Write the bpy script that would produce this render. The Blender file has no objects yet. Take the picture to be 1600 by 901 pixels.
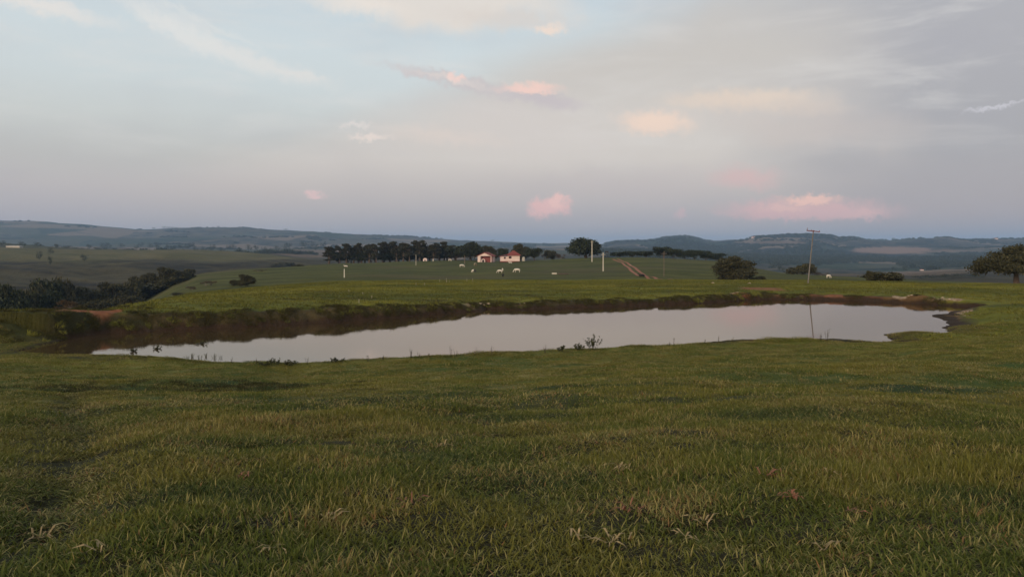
import bpy, bmesh, math, random
import numpy as np
from mathutils import Vector, Matrix
from mathutils.bvhtree import BVHTree

R = math.radians
F = 1156.0                     # focal length in photo pixels (1600 wide)
HZ = 385.0                     # horizon row in the photo
ZC = 1.6                       # eye height
WZ = -4.4                      # pond level
random.seed(4); rng = np.random.default_rng(7)
sc = bpy.context.scene

# ------------------------------------------------------------------ camera
cam_d = bpy.data.cameras.new('camera'); cam = bpy.data.objects.new('camera', cam_d)
sc.collection.objects.link(cam); sc.camera = cam
cam.location = (0, 0, ZC); cam.rotation_euler = (R(90), 0, 0)
cam_d.sensor_width = 36; cam_d.lens = 36 * F / 1600; cam_d.shift_y = -65.5 / 1600
cam_d.clip_start = 0.05; cam_d.clip_end = 60000
sc.view_settings.view_transform = 'Standard'; sc.view_settings.look = 'None'
sc.view_settings.gamma = 1; sc.view_settings.use_curve_mapping = False
sc.view_settings.exposure = 0.16
sc.render.resolution_x = 1024; sc.render.resolution_y = 576
sc.cycles.use_denoising = True
sc.cycles.max_bounces = 5; sc.cycles.diffuse_bounces = 2; sc.cycles.glossy_bounces = 2
sc.cycles.volume_bounces = 1; sc.cycles.transparent_max_bounces = 4
sc.cycles.sample_clamp_indirect = 3

def srgb(r, g, b):
    f = lambda c: ((c / 255 + 0.055) / 1.055) ** 2.4 if c > 10 else c / 255 / 12.92
    return (f(r), f(g), f(b), 1)

# ------------------------------------------------------------------ node helper
class NT:
    def __init__(s, tree): s.t = tree; s.n = tree.nodes; s.l = tree.links
    def node(s, typ, **kw):
        n = s.n.new(typ)
        for k, v in kw.items(): setattr(n, k, v)
        return n
    def put(s, sock, v):
        if isinstance(v, bpy.types.NodeSocket): s.l.new(v, sock)
        elif v is not None: sock.default_value = v
    def m(s, op, a, b=None, c=None, clamp=False):
        n = s.node('ShaderNodeMath', operation=op, use_clamp=clamp)
        s.put(n.inputs[0], a); s.put(n.inputs[1], b) if b is not None else None
        if c is not None: s.put(n.inputs[2], c)
        return n.outputs[0]
    def mix(s, f, a, b, blend='MIX'):
        n = s.node('ShaderNodeMix', data_type='RGBA', blend_type=blend)
        s.put(n.inputs[0], f); s.put(n.inputs[6], a); s.put(n.inputs[7], b)
        return n.outputs[2]
    def noise(s, vec, scale, detail=3, rough=.5, dist=0, col=False):
        n = s.node('ShaderNodeTexNoise'); s.put(n.inputs['Vector'], vec)
        n.inputs['Scale'].default_value = scale; n.inputs['Detail'].default_value = detail
        n.inputs['Roughness'].default_value = rough; n.inputs['Distortion'].default_value = dist
        return n.outputs[1 if col else 0]
    def step(s, v, a, b, lo=0., hi=1.):
        n = s.node('ShaderNodeMapRange', interpolation_type='SMOOTHSTEP')
        s.put(n.inputs[0], v); s.put(n.inputs[1], a); s.put(n.inputs[2], b); s.put(n.inputs[3], lo); s.put(n.inputs[4], hi)
        return n.outputs[0]
    def mapping(s, vec, loc=(0,0,0), rot=(0,0,0), scale=(1,1,1), typ='POINT'):
        n = s.node('ShaderNodeMapping', vector_type=typ); s.put(n.inputs[0], vec)
        n.inputs[1].default_value = loc; n.inputs[2].default_value = rot; n.inputs[3].default_value = scale
        return n.outputs[0]
    def attr(s, name): return s.node('ShaderNodeAttribute', attribute_name=name).outputs['Fac']

# ------------------------------------------------------------------ world: dusk sky facing away from the set sun
SUN_AZ, SUN_EL = R(205), R(5)          # azimuth from +Y clockwise; the sun is behind the camera
world = bpy.data.worlds.new('World'); sc.world = world; world.use_nodes = True
w = NT(world.node_tree); w.n.clear()
geo = w.node('ShaderNodeNewGeometry').outputs['Incoming']
sep = w.node('ShaderNodeSeparateXYZ'); tc = w.node('ShaderNodeTexCoord').outputs['Generated']
w.l.new(tc, sep.inputs[0])
X, Y, Z = sep.outputs
az = w.m('ARCTAN2', X, Y); el = w.m('ARCSINE', Z)
DEG = 180 / math.pi
azd = w.m('MULTIPLY', az, DEG); eld = w.m('MULTIPLY', el, DEG)
cmb = w.node('ShaderNodeCombineXYZ'); w.l.new(azd, cmb.inputs[0]); w.l.new(eld, cmb.inputs[1])
AE = cmb.outputs[0]
def ramp(fac, stops):
    n = w.node('ShaderNodeValToRGB'); w.put(n.inputs[0], fac); e = n.color_ramp.elements
    while len(e) < len(stops): e.new(0.5)
    for i, (p, c) in enumerate(stops): e[i].position = p; e[i].color = c
    return n.outputs[0]
e01 = w.m('DIVIDE', eld, 90, clamp=True)
S = lambda e, r_, g_, b_: (e/90, srgb(r_, g_, b_))
left = ramp(e01, [S(0,163,157,162), S(2.2,175,168,171), S(4.2,184,177,176), S(6.2,184,182,179), S(9,194,197,195), S(11.5,197,204,205), S(14.5,198,207,210), S(18,191,202,208), S(40,184,195,202), (1, srgb(176,188,200))])
mid = ramp(e01, [S(0,166,159,162), S(2.2,176,169,170), S(4.2,188,179,176), S(6.7,201,193,187), S(10,201,194,188), S(14,194,188,182), S(18,189,188,187), S(40,180,182,184), (1, srgb(176,186,196))])
right = ramp(e01, [S(0,160,154,158), S(2.2,167,158,160), S(6.7,162,159,163), S(14,168,166,170), S(20,170,170,174), S(40,176,180,184), (1, srgb(176,186,196))])
nz = w.noise(w.mapping(AE, scale=(.05,.12,1)), 1, 4, .5)
nj = w.m('MULTIPLY', w.m('SUBTRACT', nz, .5), 16)
on = w.m('ADD', w.m('ADD', azd, nj), w.m('MULTIPLY', w.m('SUBTRACT', eld, 11), -2.6))
base = w.mix(w.step(on, -13, 1), left, mid)
base = w.mix(w.step(w.m('ADD', azd, nj), 14, 30), base, right)
nis = w.node('ShaderNodeTexSky', sky_type='NISHITA'); nis.sun_disc = False
nis.sun_elevation = SUN_EL; nis.sun_rotation = SUN_AZ; nis.dust_density = 2.0
# glow of the set sun behind the camera
back = w.m('COSINE', w.m('SUBTRACT', az, SUN_AZ))
glow = w.m('MULTIPLY', w.step(back, .0, 1), w.step(eld, 45, 0))
base = w.mix(w.m('MULTIPLY', glow, .55), base, (1.5, .92, .55, 1))
wisp = w.noise(w.mapping(AE, scale=(.09,.42,1), rot=(0,0,R(-14))), 1, 6, .6, .4)
veil = w.noise(w.mapping(AE, scale=(.07,.2,1), loc=(3,7,0)), 1, 3, .5)
base = w.mix(w.m('MULTIPLY', w.m('MULTIPLY', w.step(wisp, .46, .74), .42), w.step(eld, 4, 10)), base, srgb(216,212,208))
base = w.mix(w.m('MULTIPLY', w.step(veil, .45, .75), .16), base, srgb(160,158,168))
# clouds: soft warped ellipses in azimuth and elevation (degrees)
warp_f = w.noise(AE, .95, 6, .7, 0, True); warp_b = w.noise(AE, .22, 4, .55, 0, True)
def vsub(v, s):
    a = w.node('ShaderNodeVectorMath', operation='SUBTRACT'); w.l.new(v, a.inputs[0]); a.inputs[1].default_value = (.5,.5,.5)
    b = w.node('ShaderNodeVectorMath', operation='MULTIPLY'); w.l.new(a.outputs[0], b.inputs[0]); b.inputs[1].default_value = (s, s*.6, 0)
    return b.outputs[0]
def vadd(a, b):
    n = w.node('ShaderNodeVectorMath', operation='ADD'); w.l.new(a, n.inputs[0]); w.l.new(b, n.inputs[1]); return n.outputs[0]
AEf = vadd(AE, vsub(warp_f, 3.0)); AEb = vadd(AE, vsub(warp_b, 7)); AEb = vadd(AEb, vsub(warp_f, 1.4))
def cloud(col, px, py, wpx, hpx, rgb, op, rot=0, soft=.9, big=False, flat=0, tex=.0):
    u = (px - 800) / F; a = math.atan(u) * DEG; e = math.atan((HZ - py) / F * math.cos(math.atan(u))) * DEG
    k = DEG / F
    ca = math.cos(math.radians(a))
    v = w.mapping(AEb if big else AEf, loc=(a, e, 0), rot=(0, 0, R(rot)), scale=(wpx*k*ca*ca/2, hpx*k*ca/2, 1), typ='TEXTURE')
    if flat:                                      # flat base: squash everything below the centre
        s = w.node('ShaderNodeSeparateXYZ'); w.l.new(v, s.inputs[0])
        y = w.m('MULTIPLY', w.m('MINIMUM', s.outputs[1], 0), flat); y = w.m('ADD', y, s.outputs[1])
        c = w.node('ShaderNodeCombineXYZ'); w.l.new(s.outputs[0], c.inputs[0]); w.l.new(y, c.inputs[1]); v = c.outputs[0]
    ln = w.node('ShaderNodeVectorMath', operation='LENGTH'); w.l.new(v, ln.inputs[0])
    d = w.step(ln.outputs[1], 1 + soft*.35, max(.02, 1 - soft))
    if tex: d = w.m('MULTIPLY', d, w.step(wisp, .62 - tex*.4, .62))
    return w.mix(w.m('MULTIPLY', d, op), col, srgb(*rgb))
CL = [ # px, py, w, h, rgb, opacity, rot, soft, big, flat, tex
 (700, 4, 430, 84, (219,209,199), .85, -2, .6, True, 0, 0),
 (800, 30, 240, 36, (208,198,190), .6, -3, .8, False, 0, 0),
 (856, 46, 64, 17, (236,212,194), .75, 0, .9, False, 0, 0),
 (560, 8, 170, 36, (230,219,208), .6, -3, .9, False, 0, 0),
 (60, 8, 280, 30, (224,217,210), .75, -6, .9, False, 0, 0),
 (300, 45, 250, 60, (208,211,211), .7, -32, 1, True, 0, .5),
 (430, 95, 260, 60, (210,210,208), .65, -16, 1, True, 0, .4),
 (800, 205, 420, 130, (205,196,191), .6, -4, .9, True, 0, 0),
 (715, 205, 200, 40, (214,202,194), .5, -8, .9, False, 0, .4),
 (745, 134, 320, 24, (194,186,186), .85, -11, .6, False, 0, 0),
 (700, 124, 150, 10, (216,204,198), .6, -10, .8, False, 0, 0),
 (855, 157, 130, 28, (190,180,183), .75, -9, .7, False, 0, 0),
 (650, 117, 70, 9, (198,190,190), .7, -12, .7, False, 0, 0),
 (250, 38, 190, 26, (217,216,213), .6, -27, .9, False, 0, 0),
 (305, 60, 240, 30, (216,216,213), .6, -25, .9, False, 0, 0),
 (365, 86, 240, 32, (216,215,212), .6, -20, .9, False, 0, 0),
 (430, 106, 220, 28, (216,214,210), .6, -14, .9, False, 0, 0),
 (330, 40, 240, 10, (213,215,213), .45, -22, .9, False, 0, 0),
 (470, 118, 120, 10, (218,214,209), .5, -6, .9, False, 0, 0),
 (826, 141, 104, 26, (235,199,187), .9, -3, .7, False, .8, 0),
 (709, 122, 34, 20, (234,204,194), .85, 0, .7, False, .8, 0),
 (580, 214, 74, 12, (228,212,203), .8, 0, .9, False, 0, 0),
 (556, 196, 60, 10, (220,211,206), .7, 0, .9, False, 0, 0),
 (690, 213, 220, 28, (214,200,191), .6, -5, 1, False, 0, 0),
 (859, 322, 74, 40, (226,182,178), .95, 8, .5, False, 0, 0),
 (870, 314, 34, 26, (236,192,184), .85, 0, .7, False, 0, 0),
 (492, 306, 34, 14, (220,188,186), .9, 0, .8, False, .6, 0),
 (1165, 278, 120, 38, (210,175,173), .8, -4, .9, False, 0, 0),
 (1255, 332, 290, 48, (213,174,173), .9, -1, .6, False, .9, 0),
 (1265, 313, 96, 20, (236,192,178), .9, 0, .7, False, .8, 0),
 (1225, 324, 76, 12, (228,188,178), .6, 0, .8, False, 0, 0),
 (1350, 334, 66, 14, (216,178,175), .7, 0, .8, False, 0, 0),
 (1060, 333, 26, 17, (202,174,176), .7, 0, .8, False, 0, 0),
 (1024, 190, 130, 44, (228,204,188), .95, -4, .7, False, 0, 0),
 (1020, 188, 80, 24, (232,206,188), .6, 0, .8, False, 0, 0),
 (1160, 156, 270, 40, (222,203,186), .95, -3, .8, False, 0, 0),
 (1250, 168, 160, 30, (210,195,183), .7, -8, .9, False, 0, 0),
 (1260, 190, 380, 90, (196,184,178), .6, -8, .9, True, 0, 0),
 (1120, 80, 420, 140, (192,186,180), .55, 6, 1, True, 0, 0),
 (960, 290, 460, 60, (186,175,176), .35, 0, 1, True, 0, 0),
 (1560, 165, 130, 8, (196,193,200), .8, 10, .9, False, 0, 0),
 (2300, 120, 500, 90, (205,190,185), .6, 5, .9, True, 0, 0), (-500, 160, 500, 80, (214,200,196), .6, -6, .9, True, 0, 0),
]
col = base
for c in CL: col = cloud(col, *c)
sk = w.node('ShaderNodeVectorMath', operation='SCALE'); w.l.new(nis.outputs[0], sk.inputs[0]); sk.inputs['Scale'].default_value = .010
ad = w.mix(1.0, col, sk.outputs[0], 'ADD')
bg = w.node('ShaderNodeBackground'); w.l.new(ad, bg.inputs[0]); bg.inputs[1].default_value = 1.0
out = w.node('ShaderNodeOutputWorld'); w.l.new(bg.outputs[0], out.inputs[0])
world.cycles.sampling_method = 'MANUAL'; world.cycles.sample_map_resolution = 512

sl = bpy.data.lights.new('sun', 'SUN'); sun = bpy.data.objects.new('sun', sl); sc.collection.objects.link(sun)
sl.energy = 1.9; sl.angle = R(22); sl.color = (1.0, .78, .56)
sd = Vector((math.sin(SUN_AZ)*math.cos(R(14)), math.cos(SUN_AZ)*math.cos(R(14)), math.sin(R(14))))
sun.rotation_euler = sd.to_track_quat('Z', 'Y').to_euler()

# ------------------------------------------------------------------ numpy noise
def _h(ix, iy, s):
    h = (ix.astype(np.int64)*374761393 + iy.astype(np.int64)*668265263 + s*974634777) & 0xffffffff
    h = ((h ^ (h >> 13)) * 1274126177) & 0xffffffff
    return ((h ^ (h >> 16)) & 0xffff) / 65535.0
def vn(x, y, s=0):
    ix, iy = np.floor(x), np.floor(y); fx, fy = x-ix, y-iy
    fx = fx*fx*(3-2*fx); fy = fy*fy*(3-2*fy)
    a, b, c, d = _h(ix,iy,s), _h(ix+1,iy,s), _h(ix,iy+1,s), _h(ix+1,iy+1,s)
    return (a*(1-fx)+b*fx)*(1-fy) + (c*(1-fx)+d*fx)*fy - .5
def fbm(x, y, s=0, o=4, g=.5):
    r = 0; a = 1
    for i in range(o): r = r + a*vn(x, y, s+i); x, y, a = x*2.03+5.1, y*2.03+1.7, a*g
    return r
def sstep(x, a, b):
    t = np.clip((x-a)/(b-a), 0, 1); return t*t*(3-2*t)

# ------------------------------------------------------------------ terrain: rings of known distance and depression
def WP(px, py, z=WZ):                     # point of the level plane z seen at that pixel
    d = (ZC - z) * F / (py - HZ); return ((px-800)/F*d, d)
POND = [(20,552),(130,556),(190,557),(250,560),(330,566),(450,569),(520,567),(600,561),(700,557),(800,552),(900,547),(955,546),(1050,541),(1130,534),
 (1200,532),(1300,531),(1340,534),(1367,536.5),(1380,536),(1396,533),(1388,527),(1384,523.5),(1400,521.2),(1440,521.8),(1466,523.5),(1480,520),(1487,516),
 (1473,511.5),(1475,508.8),(1488,508),(1481,503.5),(1472,498),(1459,495),(1461,492.2),(1478,490.5),(1486,488),(1500,487.4),(1510,484.3),(1540,482),(1520,480),
 (1500,478.5),(1440,474.5),(1380,471.5),(1300,468.7),(1200,467.5),(1165,468.5),(1150,470.5),(1080,474),(950,479),(800,484),(775,482.5),(757,482.5),(748,486),(700,489),
 (620,496),(500,504.5),(300,515),(170,520),(110,528),(60,541)]
pond = np.array([WP(*p) for p in POND])
def pond_sd(x, y):                        # signed distance, negative in the pond
    x = np.asarray(x, float); y = np.asarray(y, float)
    sd = np.full(x.shape, 1e9); ins = np.zeros(x.shape, bool)
    m = (y > 20) & (y < 125) & (np.abs(x) < 110)
    X, Yv = x[m], y[m]; best = np.full(X.shape, 1e9); inn = np.zeros(X.shape, bool)
    A = pond; B = np.roll(pond, -1, 0)
    for (ax, ay), (bx, by) in zip(A, B):
        ex, ey = bx-ax, by-ay; t = np.clip(((X-ax)*ex+(Yv-ay)*ey)/(ex*ex+ey*ey), 0, 1)
        best = np.minimum(best, (X-ax-t*ex)**2 + (Yv-ay-t*ey)**2)
        c = ((ay > Yv) != (by > Yv)) & (X < (bx-ax)*(Yv-ay)/((by-ay) if by != ay else 1e-9)+ax)
        inn ^= c
    d = np.sqrt(best) * np.where(inn, -1, 1)
    sd[m] = d
    return sd
# each layer: list of (px, depth in metres, photo row); rows falling = ground seen, rows rising = hidden
def D(px, d, drop): return (px, d, HZ + drop*F/d)
bank_base = [(-600,44),(20,46),(110,48.5),(170,51.4),(300,53.4),(500,58),(620,62.5),(700,66.7),(765,71),(800,70.5),(950,73.8),(1080,78),(1150,81.5),(1200,84),(1300,82.9),(1380,80.3),(1440,77.5),(1500,74.2),(1560,72),(2200,70)]
bank_py = [(-600,489),(0,490),(170,488),(300,487.5),(500,482.5),(600,479.5),(700,476),(750,473),(850,472.5),(950,469.5),(1050,466.5),(1150,461.5),(1200,458.5),(1300,460),(1400,461.5),(1500,467),(1550,473),(1600,474),(2200,478)]
bp = lambda px: float(np.interp(px, *zip(*bank_py))); bb = lambda px: float(np.interp(px, *zip(*bank_base)))
PX = [-600,-200,0,60,110,170,230,300,400,500,620,700,765,800,950,1080,1150,1200,1300,1380,1440,1500,1560,1600,1800,2200]
L = []
L.append([(-600,.3,HZ+1.6*F/.3),(2200,.3,HZ+1.6*F/.3)])
L.append([D(-600,7,2.15),D(0,7,2.2),D(800,7,2.25),D(1600,7,2.15),D(2200,7,2.0)])
L.append([D(-600,20,3.9),D(0,20,3.95),D(400,20,4.05),D(800,20,3.85),D(1600,20,3.6),D(2200,20,3.2)])
L.append([D(-600,38,6.1),D(0,38.5,5.78),D(130,38.5,5.84),D(450,36,5.86),D(800,39.5,5.84),D(1200,45,5.84),D(1400,44.5,5.8),D(1500,50,5.55),D(1600,50,5.35),D(2200,50,5.1)])
L.append([(px, bb(px)-1.2, HZ+(ZC-WZ-.10)*F/(bb(px)-1.2)) if px < 1520 else D(px, bb(px)-1.2, 5.5) for px in PX])
L.append([(px, bb(px)+1.0, bp(px)) for px in PX])
L.append([(-600,70,489),(0,60,489),(160,62,486.5),(220,85,475),(300,115,459),(400,130,448.5),(530,140,439.5),(700,150,437.5),(900,150,438),(1000,150,437),(1100,145,437.5),(1200,135,438.5),(1300,130,439.5),(1400,125,440.5),(1500,120,443.5),(1600,115,445),(2200,110,448)])
L.append([(-600,130,560),(0,130,550),(160,130,540),(220,140,505),(300,165,466),(400,180,452),(530,195,441.5),(700,205,438.5),(900,205,436),(1000,205,432),(1100,200,439),(1200,195,442),(1300,190,445),(1400,180,448),(1500,180,452),(1600,180,456),(2200,180,462)])
L.append([(-600,300,500),(0,300,495),(100,300,492),(160,290,490),(230,260,470),(270,270,448),(310,280,433),(350,300,426.5),(400,320,421.5),(450,340,418),(520,360,413),(600,370,411),(700,380,409),(800,385,408),(900,385,405.5),(965,385,403.5),(1000,385,403.5),(1060,375,406),(1120,350,409.5),(1170,330,420),(1220,310,427.5),(1300,270,433.5),(1350,250,437),(1450,240,442),(1600,240,452),(2200,240,460)])
L.append([(-600,520,450),(0,500,448),(100,500,449),(200,500,448),(300,520,436),(400,560,425),(450,600,420),(520,600,421),(600,600,420),(700,600,418),(965,600,413),(1120,600,422),(1220,600,434),(1300,600,437),(1450,600,440),(1500,600,437),(1600,600,440),(2200,600,440)])
L.append([(-600,1150,380),(0,1150,384),(60,1150,386.5),(150,1150,391.5),(300,1150,395),(450,1150,402),(520,1150,409),(600,1150,410),(800,1150,410),(900,1150,408),(1000,1150,409),(1100,1150,419),(1200,1150,426),(1300,1150,429),(1400,1150,428),(1500,1150,424),(1600,1150,426),(2200,1150,426)])
L.append([(-600,1700,386),(0,1700,387),(150,1700,393),(300,1700,397),(450,1700,399),(520,1700,400),(800,1700,402),(1000,1700,402),(1100,1700,410),(1200,1700,417),(1300,1700,420),(1400,1700,420),(1500,1700,419),(1600,1700,418),(2200,1700,418)])
L.append([(-600,3000,384),(0,3000,384),(150,3000,384),(300,3000,385),(450,3000,385),(520,3000,384),(700,3000,388),(900,3000,388),(1000,2900,391),(1100,2700,396),(1200,2600,401),(1300,2600,402),(1400,2600,400),(1500,2600,399),(1600,2600,398),(2200,2600,397)])
FR = [(-600,352),(-200,348),(0,345),(60,346),(120,350),(170,354),(215,358.5),(240,358.5),(270,356.5),(340,355.5),(385,355.5),(440,359.5),(500,362.5),(560,366),(640,369.5),(720,375),(800,378),(850,380),(900,379),(938,381),(960,376.5),(975,375),(1010,374),(1030,370),(1045,367.5),(1075,366.5),(1090,370),(1105,375),(1130,374.5),(1165,372),(1185,366.5),(1230,364.5),(1270,364.5),(1300,366.5),(1310,370),(1330,369),(1360,373.5),(1390,375),(1440,372.5),(1460,371.5),(1480,370),(1500,373.5),(1540,374),(1600,372.5),(1800,372),(2200,370)]
L.append([(px, 5200 if px < 900 else 5200-700*min(1,(px-900)/80), py+.6) for px, py in FR])
L.append([(-600,8000,384),(2200,8000,384)])
L.append([(-600,16000,385),(2200,16000,385)])
def lay(th):                               # th: azimuths -> (n, K) radii and heights
    n = len(th); rr = np.empty((n, len(L))); zz = np.empty((n, len(L)))
    for k, l in enumerate(L):
        px = np.array([q[0] for q in l], float); d = np.array([q[1] for q in l], float); py = np.array([q[2] for q in l], float)
        a = np.arctan((px-800)/F); r = d/np.cos(a); z = ZC-(py-HZ)/F*d
        rr[:, k] = np.interp(th, a, r, period=2*math.pi); zz[:, k] = np.interp(th, a, z, period=2*math.pi)
    return rr, zz
def pchip(xk, yk, x):                      # xk,yk (n,K); x (n,m)
    h = np.diff(xk, axis=1); dl = np.diff(yk, axis=1)/h
    mm = np.zeros_like(yk); w1 = 2*h[:, 1:]+h[:, :-1]; w2 = h[:, 1:]+2*h[:, :-1]
    s = dl[:, 1:]*dl[:, :-1] > 0
    with np.errstate(all='ignore'):
        q = (w1+w2)/(w1/dl[:, :-1]+w2/dl[:, 1:])
    mm[:, 1:-1] = np.where(s, q, 0); mm[:, 0] = dl[:, 0]; mm[:, -1] = 0
    out = np.empty_like(x)
    for i in range(x.shape[0]):
        k = np.clip(np.searchsorted(xk[i], x[i], side='right')-1, 0, xk.shape[1]-2)
        hh = h[i, k]; t = np.clip((x[i]-xk[i, k])/hh, 0, 1)
        out[i] = (2*t**3-3*t**2+1)*yk[i, k]+(t**3-2*t**2+t)*hh*mm[i, k]+(-2*t**3+3*t**2)*yk[i, k+1]+(t**3-t**2)*hh*mm[i, k+1]
    return out
def shape(th, r):                          # th (n,), r (n,m) -> x, y, z, attributes
    rr, zz = lay(th); z = pchip(rr, zz, r)
    x = r*np.sin(th)[:, None]; y = r*np.cos(th)[:, None]
    amp = np.interp(r, [0,8,40,60,150,400,1200,3000,4400,5200,9000], [.03,.06,.08,.10,.35,.8,3,6,13,4,4])
    per = np.interp(r, [0,8,40,60,150,400,1200,3000,5200,9000], [1.2,2,4,5,12,30,120,260,420,420])
    f1 = fbm(x/1.3, y/1.3, 3, 3)*.13*sstep(r, 120, 20)*sstep(r, 1.5, 4)
    near = fbm(x/6, y/6, 9, 4)*.18*sstep(r, 3, 12)*sstep(r, 500, 60)
    mid = fbm(x/38, y/38, 21, 4)*1.1*sstep(r, 90, 240)*sstep(r, 1200, 500) - np.abs(fbm(x/110, y/150, 27, 4))*14*sstep(r, 420, 620)*sstep(r, 1120, 950)*(x < 0)
    far = fbm(x/230, y/230, 33, 5, .52)*11*sstep(r, 450, 1300)*sstep(r, 3800, 2400)
    frt = np.abs(fbm(x/900, y/900, 61, 4, .5))
    far2 = -frt*55*sstep(r, 2600, 3900)*sstep(r, 5150, 4600) + fbm(x/150, y/150, 47, 3)*7*sstep(r, 3000, 4300)
    z = z + f1 + near + mid + far + far2
    # hollow and wheel tracks in the near grass
    u = x/np.maximum(y, .1)
    z -= .30*np.exp(-((x+11.2)/3.2)**2-((y-23.6)/1.6)**2)
    rutx = np.interp(y, [4,6.6,10.5,14,20,26], [-2.6,-4.05,-6.1,-8.3,-12,-16])
    rut = np.exp(-((x-rutx)/.42)**2)*sstep(y, 3, 6)*sstep(y, 24, 19)
    r2x = np.interp(y, [6,9,13], [-2.2,-2.3,-2.2])
    rut2 = np.exp(-((y-(9.2+.25*(x+3.2)))/.35)**2)*sstep(x, -4.4, -3.6)*sstep(x, -1.2, -1.9)
    rut = np.clip(rut+rut2*.8, 0, 1)
    z -= .14*rut
    sd = pond_sd(x, y) + fbm(x/1.1, y/1.1, 77, 3)*.45 + fbm(x/4, y/4, 79, 2)*.35*(y > 45)
    steep = np.where(y < 48, .22, 1.15)
    steep = np.where((x > 22) & (y < 66), .10, steep)
    near_w = sd < 40
    land = WZ + .03 + np.maximum(0, sd)*steep + .05*sstep(sd, 0, .4)
    zb = np.maximum(z, WZ+.09)
    zz2 = np.where(sd > 0, np.minimum(zb, land), WZ - np.minimum(.05-sd*.25, 1.2))
    inz = (sd < 8) & (y > 20) & (y < 110)
    z = np.where(inz, zz2 + np.where((sd > .3) & (y > 45) & (x < 44), fbm(x/1.8, y/1.8, 55, 3)*.35*sstep(sd, .3, 1.2)*sstep(sd, 7, 3), 0), z)
    at = dict(sd=sd, rut=rut)
    return x, y, z, at
# angular columns: fine inside the view, coarse around the back
th = np.concatenate([np.linspace(-math.pi, R(-44), 60, endpoint=False), np.linspace(R(-44), R(-36.5), 70, endpoint=False),
     np.linspace(R(-36.5), R(36.5), 900, endpoint=False), np.linspace(R(36.5), R(44), 70, endpoint=False), np.linspace(R(44), math.pi, 61)])
rn = [0.3]
while rn[-1] < 16000:
    r_ = rn[-1]
    rn.append(r_ + (max(.06, r_*.018) if r_ < 30 else .30 if r_ < 44 else .17 if r_ < 92 else .30*(r_/92)**1.05 if r_ < 150 else r_*.0075 if r_ < 600 else r_*.011))
rn = np.array(rn); rn[-1] = 16000
gx, gy, gz, ga = shape(th, np.repeat(rn[None], len(th), 0))
print('grid', gx.shape)

def mesh_np(name, verts, faces, attrs=None, smooth=False):
    me = bpy.data.meshes.new(name); nv = len(verts); nf, k = faces.shape
    me.vertices.add(nv); me.vertices.foreach_set('co', np.ascontiguousarray(verts, np.float32).ravel())
    me.loops.add(nf*k); me.loops.foreach_set('vertex_index', np.ascontiguousarray(faces, np.int32).ravel())
    me.polygons.add(nf); me.polygons.foreach_set('loop_start', np.arange(0, nf*k, k, dtype=np.int32))
    me.polygons.foreach_set('loop_total', np.full(nf, k, np.int32))
    if smooth: me.polygons.foreach_set('use_smooth', np.ones(nf, bool))
    for a, v in (attrs or {}).items():
        v = np.asarray(v, np.float32)
        at = me.attributes.new(a, 'FLOAT' if v.ndim == 1 else 'FLOAT_VECTOR', 'POINT')
        at.data.foreach_set('value' if v.ndim == 1 else 'vector', v.ravel())
    me.update(calc_edges=True); return me
def link(o, parent=None):
    sc.collection.objects.link(o)
    if parent: o.parent = parent
    return o
def tag(o, label=None, cat=None, group=None, kind=None):
    if label: o['label'] = label
    if cat: o['category'] = cat
    if group: o['group'] = group
    if kind: o['kind'] = kind
    return o

# ------------------------------------------------------------------ materials
def mat(name):
    m = bpy.data.materials.new(name); m.use_nodes = True; t = NT(m.node_tree)
    return m, t, t.n['Principled BSDF']
def simple(name, rgb, rough=.8, var=.25, scale=3., bump=0, spec=.3):
    m, t, b = mat(name)
    oc = t.node('ShaderNodeTexCoord').outputs['Object']
    n = t.noise(oc, scale, 4, .6)
    c = t.mix(t.step(n, .3, .7), tuple(v*(1-var) for v in rgb)+(1,), tuple(min(1, v*(1+var)) for v in rgb)+(1,))
    t.put(b.inputs['Base Color'], c); b.inputs['Roughness'].default_value = rough; b.inputs['Specular IOR Level'].default_value = spec
    if bump:
        bn = t.node('ShaderNodeBump'); bn.inputs[0].default_value = bump; t.l.new(n, bn.inputs['Height']); t.l.new(bn.outputs[0], b.inputs['Normal'])
    return m
LUSH = [(-11.4,23.6,3.6,1.9),(-9.0,26.6,4.0,1.8),(3.9,11.4,1.7,.9),(.35,7.0,.8,.55),(-1.1,8.2,.9,.6),(3.9,6.2,.7,.5),(-3.2,15.5,2.2,1.0),(-2.6,6.3,.9,.5),(9.5,17.5,3,.9),(2,19,2.6,.9),(-.6,12.6,1.6,.6)]
DRY = [(1.7,9.6,1.5,.8),(1.1,5.9,.8,.5),(5.9,12.8,1.8,.8),(-4.2,11.2,2.4,1.6),(-1.2,10.6,1.0,.5),(-3.8,6.4,.8,.3),(3.3,8.0,.7,.6),(-7.5,16,2.5,1.6),(.5,16,2.2,.7),(-1.6,5.4,.5,.3)]
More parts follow.
